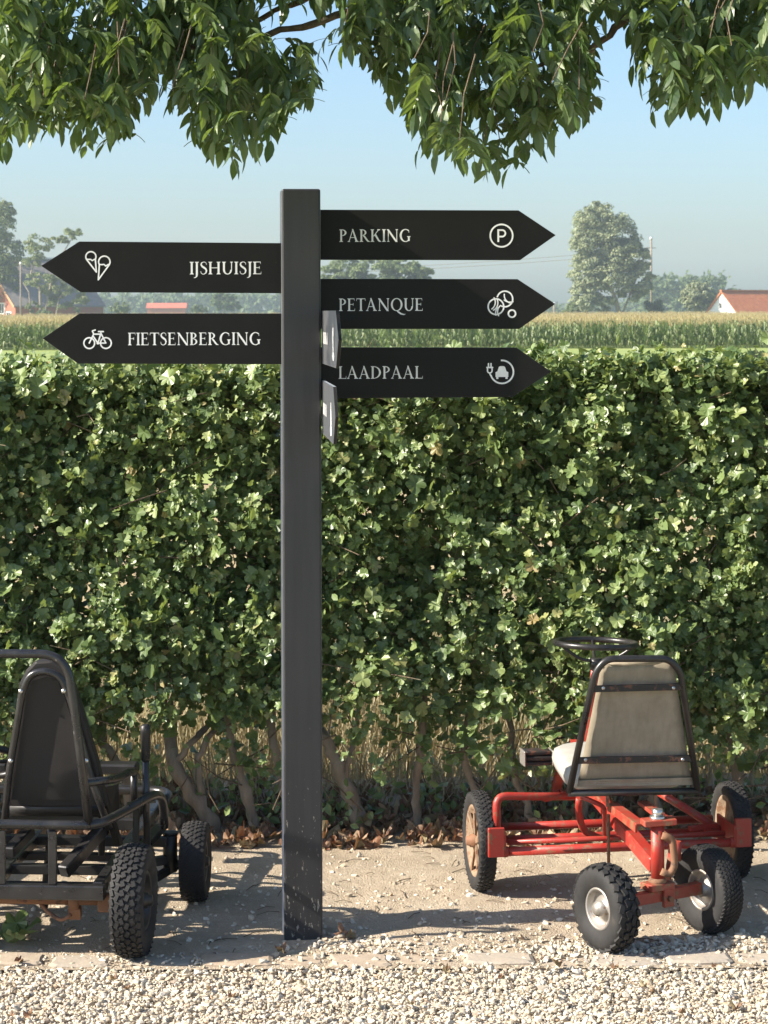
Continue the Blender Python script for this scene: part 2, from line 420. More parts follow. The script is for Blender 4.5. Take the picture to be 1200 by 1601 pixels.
# ------------------------------------------------------------------ the ground
def field_z(y): return -0.6 * min(1, max(0, (y - 9) / 50)) ** 1.0
ys = [-40, -10, 0, 4, 7.2, 9, 20, 40, 59, 90, 120, 160, 300, 600, 1150]
xs = [-600, -300, -120, -40, -10, 0, 10, 40, 120, 300, 600]
V = [(x, y, field_z(y) - .03) for y in ys for x in xs]; nx = len(xs)
F = [(j * nx + i, j * nx + i + 1, (j + 1) * nx + i + 1, (j + 1) * nx + i) for j in range(len(ys) - 1) for i in range(nx - 1)]
tag(np_obj('ground', V, F, M['meadow']), kind='structure')

def dirt_h(x, y):
    v = Vector((x, y, 0))
    h = noise.noise(v * 2.1) * .010 + noise.noise(v * 6.3 + Vector((7, 1, 0))) * .006 + noise.noise(v * 19) * .0032 + noise.noise(v * 47) * .0013
    h += .012 * max(0, min(1, (x - .5) / .5))
    e = max(0, min(1, (y - 5.70) / .10)); h = h * e
    h += .045 * max(0, min(1, (y - 6.95) / .35))     # little bank under the hedge
    return h
gx = np.linspace(-3.6, 3.6, 481); gy = np.concatenate([np.linspace(5.62, 7.3, 113), np.linspace(7.33, 7.7, 8)])
V = [(x, y, dirt_h(x, y)) for y in gy for x in gx]; nx = len(gx)
ii, jj = np.meshgrid(np.arange(nx - 1), np.arange(len(gy) - 1)); b0 = (jj * nx + ii).ravel()
dirt = tag(np_obj('dirt_strip', V, np.stack([b0, b0 + 1, b0 + nx + 1, b0 + nx], 1), M['dirt'], smooth=True), kind='structure')

gx = np.linspace(-3.6, 3.6, 61); gy = np.linspace(1.0, 5.72, 48)
V = [(x, y, -.012 + noise.noise(Vector((x * 2, y * 2, 3))) * .006) for y in gy for x in gx]; nx = len(gx)
ii, jj = np.meshgrid(np.arange(nx - 1), np.arange(len(gy) - 1)); b0 = (jj * nx + ii).ravel()
path = tag(np_obj('gravel_path', V, np.stack([b0, b0 + 1, b0 + nx + 1, b0 + nx], 1), M['gravel_bed'], smooth=True), kind='structure')

V = [(x, y, field_z(y) - .012) for y in (7.5, 9, 14, 24) for x in (-12, 0, 12)]
tag(np_obj('stubble_field', V, [(j * 3 + i, j * 3 + i + 1, j * 3 + i + 4, j * 3 + i + 3) for j in range(3) for i in range(2)], M['stubble']), kind='structure')

# crushed stone: angular little pieces
def ico():
    t = (1 + 5 ** .5) / 2
    v = np.array([(-1, t, 0), (1, t, 0), (-1, -t, 0), (1, -t, 0), (0, -1, t), (0, 1, t), (0, -1, -t), (0, 1, -t), (t, 0, -1), (t, 0, 1), (-t, 0, -1), (-t, 0, 1)], float)
    v /= np.linalg.norm(v[0])
    f = np.array([(0, 11, 5), (0, 5, 1), (0, 1, 7), (0, 7, 10), (0, 10, 11), (1, 5, 9), (5, 11, 4), (11, 10, 2), (10, 7, 6), (7, 1, 8), (3, 9, 4), (3, 4, 2), (3, 2, 6), (3, 6, 8), (3, 8, 9), (4, 9, 5), (2, 4, 11), (6, 2, 10), (8, 6, 7), (9, 8, 1)])
    return v, f
IV, IF = ico()
def stones(pos, size):
    n = len(pos)
    jit = IV[None] * (1 + rng.normal(size=(n, 12, 1)) * .20)
    sc = size[:, None] * np.stack([rng.uniform(.8, 1.35, n), rng.uniform(.6, 1.0, n), rng.uniform(.45, .85, n)], 1)
    rot = rand_rot(n, np.tile([0, 0, 1.], (n, 1)), .45)
    Vv = np.einsum('nij,nvj->nvi', rot, jit * sc[:, None, :]) + pos[:, None, :]
    return Vv.reshape(-1, 3), (IF[None] + (np.arange(n) * 12)[:, None, None]).reshape(-1, 3)
pos = []
for layer, (st, z0, lo, hi) in enumerate([(.0098, -.008, 5.08, 5.655), (.0118, -.002, 5.05, 5.63), (.022, -.006, 4.3, 5.08)]):
    xs_ = np.arange(-1.75, 1.75, st); ys_ = np.arange(lo, hi, st)
    g = np.stack(np.meshgrid(xs_, ys_), -1).reshape(-1, 2) + rng.uniform(-.6, .6, (len(xs_) * len(ys_), 2)) * st
    z = np.full(len(g), z0) + rng.normal(size=len(g)) * .003
    if layer == 1: keep = rng.random(len(g)) < .75; g = g[keep]; z = z[keep]
    pos.append(np.column_stack([g, z]))
pos = np.concatenate(pos)
sz = np.clip(rng.lognormal(math.log(.0052), .33, len(pos)), .0024, .0115)
sz[pos[:, 1] < 5.08] *= 1.9
# stones strayed over the edging, a thick patch round the red kart's small wheels
def stray(n, cx, sx, cy, sy, z=.004):
    p = np.column_stack([rng.normal(cx, sx, n), rng.normal(cy, sy, n), np.zeros(n)])
    p = p[(p[:, 1] > 5.60) & (p[:, 1] < 6.9)]
    p[:, 2] = [dirt_h(a, b_) + z for a, b_ in p[:, :2]]; return p
st = np.concatenate([stray(620, .72, .20, 5.80, .045), stray(200, .40, .2, 5.73, .03), stray(300, -.2, .9, 5.68, .03), stray(300, .9, .3, 5.76, .06), stray(180, -.05, .09, 5.80, .05), stray(300, 0, 1., 6.1, .35), stray(1800, 0, 1.1, 6.15, .4, .0), stray(90, .35, .12, 5.82, .05), stray(150, -.8, .3, 5.70, .03)])
V1, F1 = stones(np.concatenate([pos, st]), np.concatenate([sz, np.where(np.arange(len(st)) > len(st) - 240, .005, np.clip(rng.lognormal(math.log(.0044), .5, len(st)), .0012, .011))]))
tag(np_obj('gravel', V1, F1, M['gravel']), 'pale crushed limestone gravel covering the path in front', 'gravel', kind='stuff')

pm = []
for k in range(6):
    v, f = stones(np.zeros((1, 3)), np.array([1.0])); pm.append(np_mesh('pebble', v, f, M['gravel']))
for k in range(150):
    px, py = rnd.choice([(rnd.uniform(300, 900), rnd.uniform(1330, 1490)), (rnd.uniform(0, 470), rnd.uniform(1400, 1500)), (rnd.uniform(840, 1190), rnd.uniform(1420, 1490)), (rnd.uniform(480, 560), rnd.uniform(1440, 1490))])
    g = G(px, py); o = bpy.data.objects.new('pebble', rnd.choice(pm)); s = rnd.uniform(.0035, .0095)
    o.location = (g.x, g.y, dirt_h(g.x, g.y) + s * .25); o.rotation_euler = (rnd.uniform(-.4, .4), rnd.uniform(-.4, .4), rnd.uniform(0, 6)); o.scale = (s, s, s)
    link(o, dirt)

# flat stones that edge the gravel
edging = tag(empty('stone_edging', (0, 5.66, 0)), kind='structure')
spans = [(-250, -140), (-130, -20), (-10, 66), (76, 168), (188, 302), (311, 424), (433, 501), (509, 606), (618, 712), (722, 832), (842, 912), (920, 1027), (1034, 1140), (1147, 1260), (1270, 1370)]
for k, (a, b) in enumerate(spans):
    y0 = 5.69 + rnd.uniform(-.012, .012); xa, xb = (a - CX) / FPX * y0, (b - CX) / FPX * y0
    d = .042 + rnd.uniform(-.008, .006); zt = .001 + rnd.uniform(-.006, .006); c = .012
    out = []
    for (x, y) in [(xa + c, -d), ((xa + xb) / 2, -d - rnd.uniform(0, .008)), (xb - c, -d), (xb, -d + c), (xb - rnd.uniform(0, .01), 0), (xb, d - c), (xb - c, d), ((xa + xb) / 2, d + rnd.uniform(0, .006)), (xa + c, d), (xa, d - c), (xa + rnd.uniform(0, .01), 0), (xa, -d + c)]:
        out.append(Vector((x + rnd.uniform(-.004, .004), y0 + y + rnd.uniform(-.003, .003), zt + rnd.uniform(-.0015, .0015))))
    m = MB(); n = len(out); cen = sum(out, Vector()) / n
    inn = [p.lerp(cen, .12) + Vector((0, 0, .005)) for p in out]; low = [p - Vector((0, 0, .05)) for p in out]
    m.add(low + out + inn + [cen + Vector((0, 0, .006))], [(i, (i + 1) % n, n + (i + 1) % n, n + i) for i in range(n)] + [(n + i, n + (i + 1) % n, 2 * n + (i + 1) % n, 2 * n + i) for i in range(n)] + [(2 * n + i, 2 * n + (i + 1) % n, 3 * n) for i in range(n)])
    m.build('kerb_stone', M['edging'], edging, inv_of(edging))

# ------------------------------------------------------------------ leaves
def maple_leaf(lobe=1.0):  # noqa
    """a small lobed leaf: outline fan, slightly cupped"""
    half = [(0, 0), (.22, -.03), (.40, .03), (.46, .17), (.33, .28), (.50, .36), (.57, .52), (.46, .63), (.25, .60), (.27, .80), (.17, .95), (0, 1.0)]
    out = [(x, y) for x, y in half] + [(-x, y) for x, y in half[-2:0:-1]]
    v = [(x * lobe, y - .05, .42 * x * x - .22 * (y - .4) ** 2 + .05 * math.sin(9 * y + 3 * x)) for x, y in out]
    v.append((0, .40, -.06)); n = len(out)
    return np.array(v), np.array([(i, (i + 1) % n, n) for i in range(n)])
MLV, MLF = maple_leaf()
def simple_leaf():
    v = np.array([(0, 0, 0), (.3, .35, .06), (.26, .7, .03), (0, 1, -.08), (-.26, .7, .03), (-.3, .35, .06), (0, .45, -.03)])
    return v, np.array([(0, 1, 6), (1, 2, 6), (2, 3, 6), (3, 4, 6), (4, 5, 6), (5, 0, 6)])
SLV, SLF = simple_leaf()
QV = np.array([(0, -.5, 0), (.32, 0, .10), (0, .5, 0), (-.32, 0, .10)]); QF = np.array([(0, 1, 2), (0, 2, 3)])

# ------------------------------------------------------------------ the hedge
HX0, HX1, HYF, HYB, HTOP = -2.7, 2.7, 6.86, 7.22, 1.40
hedge = tag(empty('hedge', (0, 7.2, 0)), 'clipped green hedge of small lobed leaves across the whole picture', 'hedge')
hinv = inv_of(hedge)
def hnoise(a, b, s, o=0.0): return noise.noise(Vector((a * s, b * s, o)))
def hedge_front(x, z):
    return HYF + hnoise(x, z, 1.7) * .08 + hnoise(x, z, 5.5, 4) * .085 - .06 * max(0, (z - 1.2)) + .12 * max(0, .45 - z)
def hedge_low(x):
    px = CX + x / 6.9 * FPX
    return .375 + .06 * hnoise(x, 0, 3, 9) + (-.10 if px > 880 else 0) + (-.05 if px < 130 else 0)
cl = []; nr = []; ntry = 0
dens = 1400
for k in range(int((HX1 - HX0) * 1.25 * dens)):
    x = rnd.uniform(HX0, HX1); z = rnd.uniform(.2, HTOP + .02 + .02 * (x > .4))
    lo = hedge_low(x)
    if z < lo and rnd.random() > .19: continue
    g = hnoise(x, z, 4.2, 2) + .5 * hnoise(x, z, 9, 6)
    u = rnd.random()
    dep = abs(rnd.gauss(0, .055)) if u < .66 else rnd.uniform(.06, .34)
    if g < -.24 and rnd.random() < .9: dep = rnd.uniform(.12, .34)      # hollows in the foliage
    if abs(x) > 1.7 and rnd.random() < .35: continue
    cl.append((x, hedge_front(x, z) + dep, z)); nr.append((-.42, -.72, .55))
for k in range(2400):                                              # the clipped top and the back
    x = rnd.uniform(HX0, HX1); y = rnd.uniform(HYF + .02, HYB)
    cl.append((x, y, HTOP + .012 * (x > .3) + hnoise(x, y, 4, 3) * .03 - abs(rnd.gauss(0, .03)))); nr.append((-.15, -.15, 1))
for k in range(2900):
    x = rnd.uniform(HX0, HX1); z = rnd.uniform(.45, HTOP)
    cl.append((x, HYB - abs(rnd.gauss(0, .06)), z)); nr.append((0, .8, .5))
cl = np.array(cl); nr = np.array(nr)
per = 10; n = len(cl)
base = np.repeat(cl, per, 0); up = np.repeat(nr, per, 0)
shoot = rng.normal(size=(n, 3)) * .55 + nr * .6 + np.array([0, 0, .5]); shoot /= np.linalg.norm(shoot, axis=1, keepdims=True)
t = np.tile(np.linspace(0, 1, per), n)[:, None]
pos = base + np.repeat(shoot, per, 0) * t * .08 + rng.normal(size=(n * per, 3)) * .017
sc = np.clip(rng.lognormal(math.log(.0235), .38, len(pos)), .011, .055)
rot = rand_rot(len(pos), up, .72)
kind_ = rng.random(len(pos)) < .74
sc = sc * np.where(kind_, 1, .8); base0 = pos - np.array([0, 7.2, 0])
V, F = scatter(MLV, MLF, base0[kind_], rot[kind_], sc[kind_])
V2, F2 = scatter(SLV, SLF, base0[~kind_], rot[~kind_], sc[~kind_] * 1.25)
F = np.concatenate([F, F2 + len(V)]); V = np.concatenate([V, V2])
o = np_obj('foliage', V, F, M['hedge_leaf'], hedge); tag(o, kind='stuff')
# the leaves that show largest, each on its own
leaf_me = [np_mesh('leaf', MLV, MLF, M['hedge_leaf'])]
for k in range(2):
    v = MLV.copy(); v[:, 2] += rng.normal(size=len(v)) * .05; v[:, 0] *= rnd.uniform(.85, 1.15); leaf_me.append(np_mesh('leaf', v, MLF, M['hedge_leaf']))
big = [(603, 655, .10), (765, 690, .13), (790, 640, .09), (1165, 690, .10), (745, 1160, .12), (730, 1140, .10), (650, 745, .08), (870, 800, .085), (225, 990, .08), (520, 690, .08), (1110, 640, .085), (60, 590, .09), (30, 575, .08), (690, 1010, .08), (905, 740, .08)]
for k in range(285):
    if k < len(big): px, py, s = big[k]; s *= .72
    else: px, py, s = rnd.uniform(5, 1195), rnd.uniform(570, 1120), rnd.uniform(.034, .052)
    q = P(px, py, HYF); y = hedge_front(q.x, q.z) - rnd.uniform(.0, .035); q = P(px, py, y)
    o = bpy.data.objects.new('leaf', rnd.choice(leaf_me)); o.scale = (s,) * 3
    nrm = Vector((rnd.gauss(-.3, .5), -1 + rnd.gauss(0, .2), rnd.gauss(.45, .4))).normalized()
    e = nrm.to_track_quat('Z', 'Y').to_matrix() @ Matrix.Rotation(rnd.uniform(2.2, 4.1), 3, 'Z')
    o.rotation_euler = e.to_euler(); o.location = hinv @ q; link(o, hedge)
# trunks that show under the leaves
def trunk(pts, r0, r1, name='trunk', par=hedge, inv=hinv, mat=None, sub=5, wob=.0035):
    pts = [Vector(p) for p in pts]; out = []
    for a, b in zip(pts[:-1], pts[1:]):
        for k in range(sub): out.append(a.lerp(b, k / sub))
    out.append(pts[-1]); out = [out[0]] + [p + Vector((rnd.gauss(0, wob), rnd.gauss(0, wob), rnd.gauss(0, wob))) for p in out[1:-1]] + [out[-1]]
    n = len(out); rr = [(r0 + (r1 - r0) * i / (n - 1)) * (1 + rnd.gauss(0, .09)) for i in range(n)]; rr[0] *= 1.25
    m = MB(); m.tube(out, rr, 9); return m.build(name, mat or M['bark'], par, inv)
def T(*p, Y=7.05): return [P(x, y, Y + (d[0] if d else 0)) for (x, y, *d) in p]
trunk(T((334, 1322), (328, 1285), (290, 1230), (266, 1190), (262, 1100, .1), (240, 950, .2)), .028, .014)
trunk(T((268, 1192), (300, 1160), (325, 1130, .05), (350, 1000, .1)), .013, .007)
trunk(T((312, 1240), (305, 1190), (325, 1150), (345, 1120, .1)), .012, .008)
trunk(T((398, 1318), (388, 1260), (368, 1195), (352, 1140), (345, 980, .15)), .019, .010)
trunk(T((566, 1318), (552, 1262), (530, 1205), (505, 1155), (480, 1110, .1), (470, 900, .2)), .027, .015)
trunk(T((538, 1215), (546, 1175), (556, 1130, .05), (560, 1000, .2)), .010, .006)
trunk(T((651, 1312), (650, 1245), (655, 1170), (662, 1105), (655, 900, .2)), .014, .009)
trunk(T((745, 1312), (740, 1240), (722, 1180), (735, 1080, .1), (760, 900, .2)), .014, .009)
trunk(T((845, 1318), (826, 1270), (800, 1215), (790, 1100, .1)), .015, .009)
trunk(T((1160, 1300), (1150, 1220), (1140, 1140), (1130, 950, .2)), .019, .011)
trunk(T((1030, 1310), (1010, 1200), (990, 1000, .1), (905, 880, .0), (858, 815, .02)), .020, .010)
trunk(T((450, 1310), (440, 1220), (424, 1165), (415, 1000, .15)), .017, .010)
trunk(T((205, 1310), (195, 1215), (160, 1160), (140, 1000, .15)), .020, .010)
trunk(T((60, 1318), (70, 1200), (60, 1000, .15)), .019, .010)
trunk(T((905, 1300), (915, 1100), (918, 900, .06), (925, 800, .1)), .017, .010)
for px in (-260, -120, 1290, 1420, 1560): trunk(T((px, 1315), (px + rnd.uniform(-20, 20), 1200), (px + rnd.uniform(-40, 40), 950, .15)), .02, .01)
# twigs, loose in the foliage and across the gaps below
m = MB()
for k in range(420):
    px, py = rnd.uniform(-150, 1350), rnd.uniform(600, 1290); q = P(px, py, 6.9)
    y = hedge_front(q.x, q.z) + rnd.uniform(-.01, .16); q.y = y
    d = Vector((rnd.gauss(0, 1), rnd.gauss(0, .35), rnd.gauss(.35, .7))).normalized() * rnd.uniform(.06, .22)
    m.tube([q, q + d * .5 + Vector((rnd.gauss(0, .012), 0, rnd.gauss(0, .012))), q + d], [.0032, .0026, .0014], 4, cap=False)
tag(m.build('twigs', M['twig'], hedge, hinv), kind='stuff')

low = []
for k in range(46):
    cx_, cy_ = rnd.uniform(-1.5, 1.5), rnd.uniform(7.02, 7.4); rr_ = rnd.uniform(.05, .12); top_ = rnd.uniform(.06, .26)
    for q in range(26): low.append((cx_ + rnd.gauss(0, rr_), cy_ + rnd.gauss(0, .05), .03 + abs(rnd.gauss(0, top_ * .6))))
low = np.array(low); V, F = scatter(SLV, SLF, low - np.array([0, 7.2, 0]), rand_rot(len(low), np.tile([-.3, -.7, .6], (len(low), 1)), .6), rng.uniform(.018, .042, len(low)))
tag(np_obj('undergrowth', V, F, M['hedge_leaf'], hedge), kind='stuff')
# dry grass standing behind the hedge, seen between its trunks
n = 19000
bx = rng.uniform(-2.4, 2.4, n); by = 7.16 + 2.7 * rng.random(n) ** .85 ** 1.0; h = rng.uniform(.12, .5, n); lean = rng.normal(0, .3, (n, 2)); w = rng.uniform(.0014, .0034, n)
z0 = np.array([field_z(b) + .03 * (b < 7.6) for b in by]); h[by < 7.75] *= .42; h[by < 7.35] *= .7
ang = rng.uniform(0, 6.28, n)
def blade(tt): return np.column_stack([bx + lean[:, 0] * h * tt ** 1.6, by + lean[:, 1] * h * tt ** 1.6, z0 + h * tt * (1 - .12 * tt)])
dx = np.column_stack([np.cos(ang) * w, np.sin(ang) * w, np.zeros(n)])
b0_, b1_, b2_ = blade(0.0), blade(.55), blade(1.0)
V = np.stack([b0_ - dx, b0_ + dx, b1_ + dx, b1_ - dx, b2_ + dx * .8, b2_ - dx * .8], 1).reshape(-1, 3)
F = (np.array([(0, 1, 2, 3), (3, 2, 4, 5)])[None] + (np.arange(n) * 6)[:, None, None]).reshape(-1, 4)
tag(np_obj('dry_grass', V, F, M['straw']), 'dry straw coloured grass standing behind the hedge stems', 'grass', kind='stuff')

# fallen leaves
lv, lf = maple_leaf(); lv = lv * np.array([1.05, 1, 3.5])
dl = []
for k in range(5):
    v = lv.copy(); v[:, 2] += rng.normal(size=len(v)) * .10; dl.append(np_mesh('fallen_leaf', v, lf, M['dead_leaf']))
n = 2200
fx = rng.uniform(-2.6, 2.6, n); fy = np.clip(rng.normal(7.14, .16, n), 6.90, 7.55)
fz = np.array([dirt_h(a, b) for a, b in zip(fx, fy)]) + rng.uniform(.002, .035, n)
V, F = scatter(lv, lf, np.column_stack([fx, fy, fz]), rand_rot(n, np.tile([0, -.2, 1.], (n, 1)), .55), rng.uniform(.018, .058, n))
tag(np_obj('leaf_litter', V, F, M['dead_leaf']), 'brown fallen leaves heaped along the foot of the hedge', 'fallen leaves', kind='stuff')
for k in range(110):
    x = rnd.uniform(-1.25, 1.3); y = 6.90 + rnd.random() ** .7 * .26
    o = bpy.data.objects.new('fallen_leaf', rnd.choice(dl)); s = rnd.uniform(.02, .055); o.scale = (s,) * 3
    o.location = (x, y, dirt_h(x, y) + .008); o.rotation_euler = (rnd.gauss(0, .5), rnd.gauss(0, .5), rnd.uniform(0, 6)); link(o, dirt)
for px, py, s in [(718, 1563 - 70, .0), (360, 1562, .018), (38, 1594, .022), (10, 1592, .016), (172, 1535, .016), (195, 1550, .016), (525, 1465, .03), (430, 1491, .03), (690, 1523, .022), (652, 1530, .018), (868, 1516, .024), (932, 1555, .016), (1002, 1549, .02), (1150, 1585, .026), (640, 1576, .016), (955, 1520, .018), (1112, 1520, .014), (1020, 1559, .014), (1060, 1590, .016), (30, 1507, .02), (320, 1550, .014), (470, 1545, .014), (782, 1535, .014), (540, 1468, .028)]:
    if s <= 0: continue
    g = G(px, py); o = bpy.data.objects.new('fallen_leaf', rnd.choice(dl)); o.scale = (s,) * 3
    o.location = (g.x, g.y, .012); o.rotation_euler = (rnd.gauss(0, .4), rnd.gauss(0, .4), rnd.uniform(0, 6)); link(o, path if py > 1510 else dirt)
m = MB()
for k in range(150):
    px, py = rnd.uniform(0, 1200), rnd.uniform(1325, 1590); g = G(px, py); a = rnd.uniform(0, 6.3); L = rnd.uniform(.02, .09)
    z = (dirt_h(g.x, g.y) if g.y > 5.62 else .006) + .003
    p0 = Vector((g.x, g.y, z)); d = Vector((math.cos(a), math.sin(a), 0)) * L
    m.tube([p0, p0 + d * .5 + Vector((0, rnd.gauss(0, .006), .004)), p0 + d], .0011, 4, cap=False)
tag(m.build('ground_twigs', M['twig']), 'thin dry twigs strewn over the dirt and gravel', 'twigs', kind='stuff')

# green weed at the left edge
weed = tag(empty('weed', tuple(G(8, 1478))), 'small green weed on the dirt at the left edge', 'weed')
for k in range(9):
    a = rnd.uniform(0, 6.28); o = bpy.data.objects.new('leaf', leaf_me[k % 3]); s = rnd.uniform(.04, .07); o.scale = (s, s * 1.3, s)
    o.location = (math.cos(a) * .03 - .01, math.sin(a) * .02, .015 + rnd.uniform(0, .02)); o.rotation_euler = (rnd.gauss(.2, .3), rnd.gauss(0, .3), a - 1.57); link(o, weed)

# ------------------------------------------------------------------ the signpost
YP = 5.9
px_m = YP / FPX
sign = tag(empty('signpost', ((468 - CX) * px_m, YP + .0525, 0)), 'tall dark grey signpost carrying black arrow boards with white lettering', 'signpost')
sinv = inv_of(sign)
m = MB(); ztop = EYE - (294.5 - HY) * px_m
TURN = R(5.6); m.box(((468 - CX) * px_m, YP + .0525, (ztop - .1) / 2), (.1005, .105, ztop + .1), Matrix.Rotation(TURN, 3, 'Z'))
o = m.build('post', M['post'], sign, sinv); bv = o.modifiers.new('edge', 'BEVEL'); bv.width = .006; bv.segments = 4; bv.harden_normals = True
for p_ in o.data.polygons: p_.use_smooth = True

# capital letters, drawn as thick and thin strokes on a cap height of 1
S_, T_, SF = .145, .052, .038
def ell(cx, cy, rx, ry, a0, a1, n=18): return [(cx + rx * math.cos(R(a0 + (a1 - a0) * k / n)), cy + ry * math.sin(R(a0 + (a1 - a0) * k / n))) for k in range(n + 1)]
def bowl(cx, cy, rx, ry, ix, iy, a0, a1, icx=None, n=20):
    icx = cx if icx is None else icx
    o_ = ell(cx, cy, rx, ry, a0, a1, n); i_ = ell(icx, cy, ix, iy, a0, a1, n)
    return [[o_[k], o_[k + 1], i_[k + 1], i_[k]] for k in range(n)]
def rect(x0, x1, y0, y1): return [[(x0, y0), (x1, y0), (x1, y1), (x0, y1)]]
def serif(x0, x1, y, up): # a bracketed foot or head
    s = 1 if up else -1
    return [[(x0 - .075, y), (x1 + .075, y), (x1 + .07, y + s * SF), (x1, y + s * (SF + .05)), (x0, y + s * (SF + .05)), (x0 - .07, y + s * SF)]]
def stem(x, w=S_, y0=0, y1=1): return rect(x, x + w, y0, y1) + serif(x, x + w, y0, True) + serif(x, x + w, y1, False)
def diag(x0, y0, x1, y1, w): return [[(x0, y0), (x0 + w, y0), (x1 + w, y1), (x1, y1)]]
def arm(x0, x1, y, s=0, h=.13):
    g = rect(x0, x1, y, y + T_) if s >= 0 else rect(x0, x1, y - T_, y)
    if s: g += [[(x1 - .035, y), (x1 + .005, y), (x1 + .02, y + s * (h + T_)), (x1 - .0, y + s * (h + T_))]]
    return g
def sweep(pts, ws):
    out = []
    for i in range(len(pts) - 1):
        (x0, y0), (x1, y1) = pts[i], pts[i + 1]
        def nrm(j):
            a = pts[max(0, j - 1)]; b = pts[min(len(pts) - 1, j + 1)]; dx, dy = b[0] - a[0], b[1] - a[1]; L = math.hypot(dx, dy) or 1
            return -dy / L, dx / L
        n0, n1 = nrm(i), nrm(i + 1); w0, w1 = ws[i] / 2, ws[i + 1] / 2
        out.append([(x0 - n0[0] * w0, y0 - n0[1] * w0), (x1 - n1[0] * w1, y1 - n1[1] * w1), (x1 + n1[0] * w1, y1 + n1[1] * w1), (x0 + n0[0] * w0, y0 + n0[1] * w0)])
    return out
def glyph(ch):
    if ch == 'I': return stem(.08), .31
    if ch == 'P': return stem(.08) + bowl(.2, .735, .38, .265, .235, .218, -90, 90), .64
    if ch == 'R': return stem(.08) + bowl(.2, .745, .36, .255, .22, .208, -90, 90) + [[(.27, .5), (.43, .5), (.70, .12), (.86, .0), (.66, 0), (.55, .1)]], .84
    if ch == 'B': return stem(.08) + bowl(.2, .76, .33, .24, .2, .193, -90, 90) + bowl(.2, .27, .40, .27, .26, .222, -90, 90), .68
    if ch == 'D': return stem(.08) + bowl(.2, .5, .60, .5, .445, .452, -90, 90), .88
    if ch == 'A': return diag(.06, 0, .375, 1, .06) + [[(.33, 1.03), (.43, 1.03), (.80, 0), (.63, 0)]] + rect(.19, .62, .32, .32 + T_) + serif(.06, .11, 0, True) + serif(.64, .79, 0, True), .89
    if ch == 'K': return stem(.08) + [[(.22, .46), (.27, .42), (.70, .98), (.62, .98)]] + [[(.30, .56), (.43, .66), (.70, .16), (.88, 0), (.68, 0), (.58, .1)]] + serif(.60, .70, 1, False), .88
    if ch == 'N': return rect(.12, .12 + .06, 0, .98) + serif(.12, .18, 0, True) + diag(.02, 1, .73, -.02, .175) + rect(.80, .86, 0, 1) + serif(.80, .86, 1, False), .98
    if ch == 'G': return bowl(.50, .5, .46, .52, .31, .455, 52, 322, .515, 30) + rect(.70, .84, .06, .42) + serif(.70, .84, .44, False) + [[(.74, .92), (.78, .95), (.80, .72), (.765, .72)]], .95
    if ch == 'Q': return bowl(.51, .5, .47, .52, .32, .455, 0, 360, None, 36) + sweep([(.50, .02), (.66, -.10), (.86, -.24), (1.10, -.30), (1.22, -.26)], [.05, .13, .13, .08, .02]), 1.0
    if ch == 'E': return stem(.08) + arm(.2, .60, 0, 1, .15) + arm(.2, .56, 1, -1, .13) + arm(.2, .48, .5) + rect(.455, .49, .42, .63), .68
    if ch == 'F': return stem(.08) + arm(.2, .58, 1, -1, .14) + arm(.2, .47, .5) + rect(.445, .48, .42, .63), .62
    if ch == 'T': return stem(.30) + rect(.02, .725, 1 - T_, 1) + [[(.02, 1), (.055, 1), (.03, .8), (0, .8)], [(.69, 1), (.725, 1), (.745, .8), (.715, .8)]], .75
    if ch == 'L': return stem(.08) + arm(.2, .60, 0, 1, .17), .64
    if ch == 'H': return stem(.08) + stem(.68) + rect(.2, .70, .49, .49 + T_), .91
    if ch == 'U': return rect(.12, .12 + S_, .34, 1) + serif(.12, .12 + S_, 1, False) + rect(.72, .78, .34, 1) + serif(.72, .78, 1, False) + bowl(.45, .36, .33, .38, .19, .31, 180, 360, .46), .90
    if ch == 'J': return rect(.10, .10 + S_, -.02, 1) + serif(.10, .10 + S_, 1, False) + sweep([(.172, .02), (.16, -.14), (.08, -.25), (-.05, -.28)], [.145, .13, .07, .04]), .34
    if ch == 'S':
        pts = [(.49, .76), (.47, .90), (.36, .985), (.26, .985), (.13, .91), (.10, .77), (.17, .64), (.30, .545), (.43, .44), (.49, .29), (.45, .11), (.31, .015), (.20, .015), (.10, .10), (.07, .26)]
        ws = [.03, .045, .05, .055, .09, .12, .14, .155, .14, .12, .09, .055, .05, .045, .03]
        return sweep(pts, ws), .58
def polys_to_mb(m, polys, to3, nrm, lift):
    for k, pl in enumerate(polys):
        q = [to3(x, y) + nrm * (lift + .00003 * (k % 9)) for x, y in pl]; m.add(q, [tuple(range(len(q)))])
def text_polys(word, x0, x1, ybase, cap):
    out = []; x = 0
    for ch in word:
        g, w = glyph(ch); out += [[(x + a, b) for a, b in pl] for pl in g]; x += w + .045
    k = (x1 - x0) / (x - .045 - .06)
    return [[(x0 + (a - .03) * k, ybase - b * cap) for a, b in pl] for pl in out]       # in photo pixels, y down
def line(pts, w, closed=False):
    """rounded stroke in pixels"""
    out = []; pp = pts + ([pts[0]] if closed else [])
    for (x0, y0), (x1, y1) in zip(pp[:-1], pp[1:]):
        dx, dy = x1 - x0, y1 - y0; L = math.hypot(dx, dy) or 1; nx_, ny_ = -dy / L * w / 2, dx / L * w / 2
        out.append([(x0 + nx_, y0 + ny_), (x1 + nx_, y1 + ny_), (x1 - nx_, y1 - ny_), (x0 - nx_, y0 - ny_)])
    for (x, y) in pp: out.append([(x + w / 2 * math.cos(a * math.pi / 4), y + w / 2 * math.sin(a * math.pi / 4)) for a in range(8)])
    return out
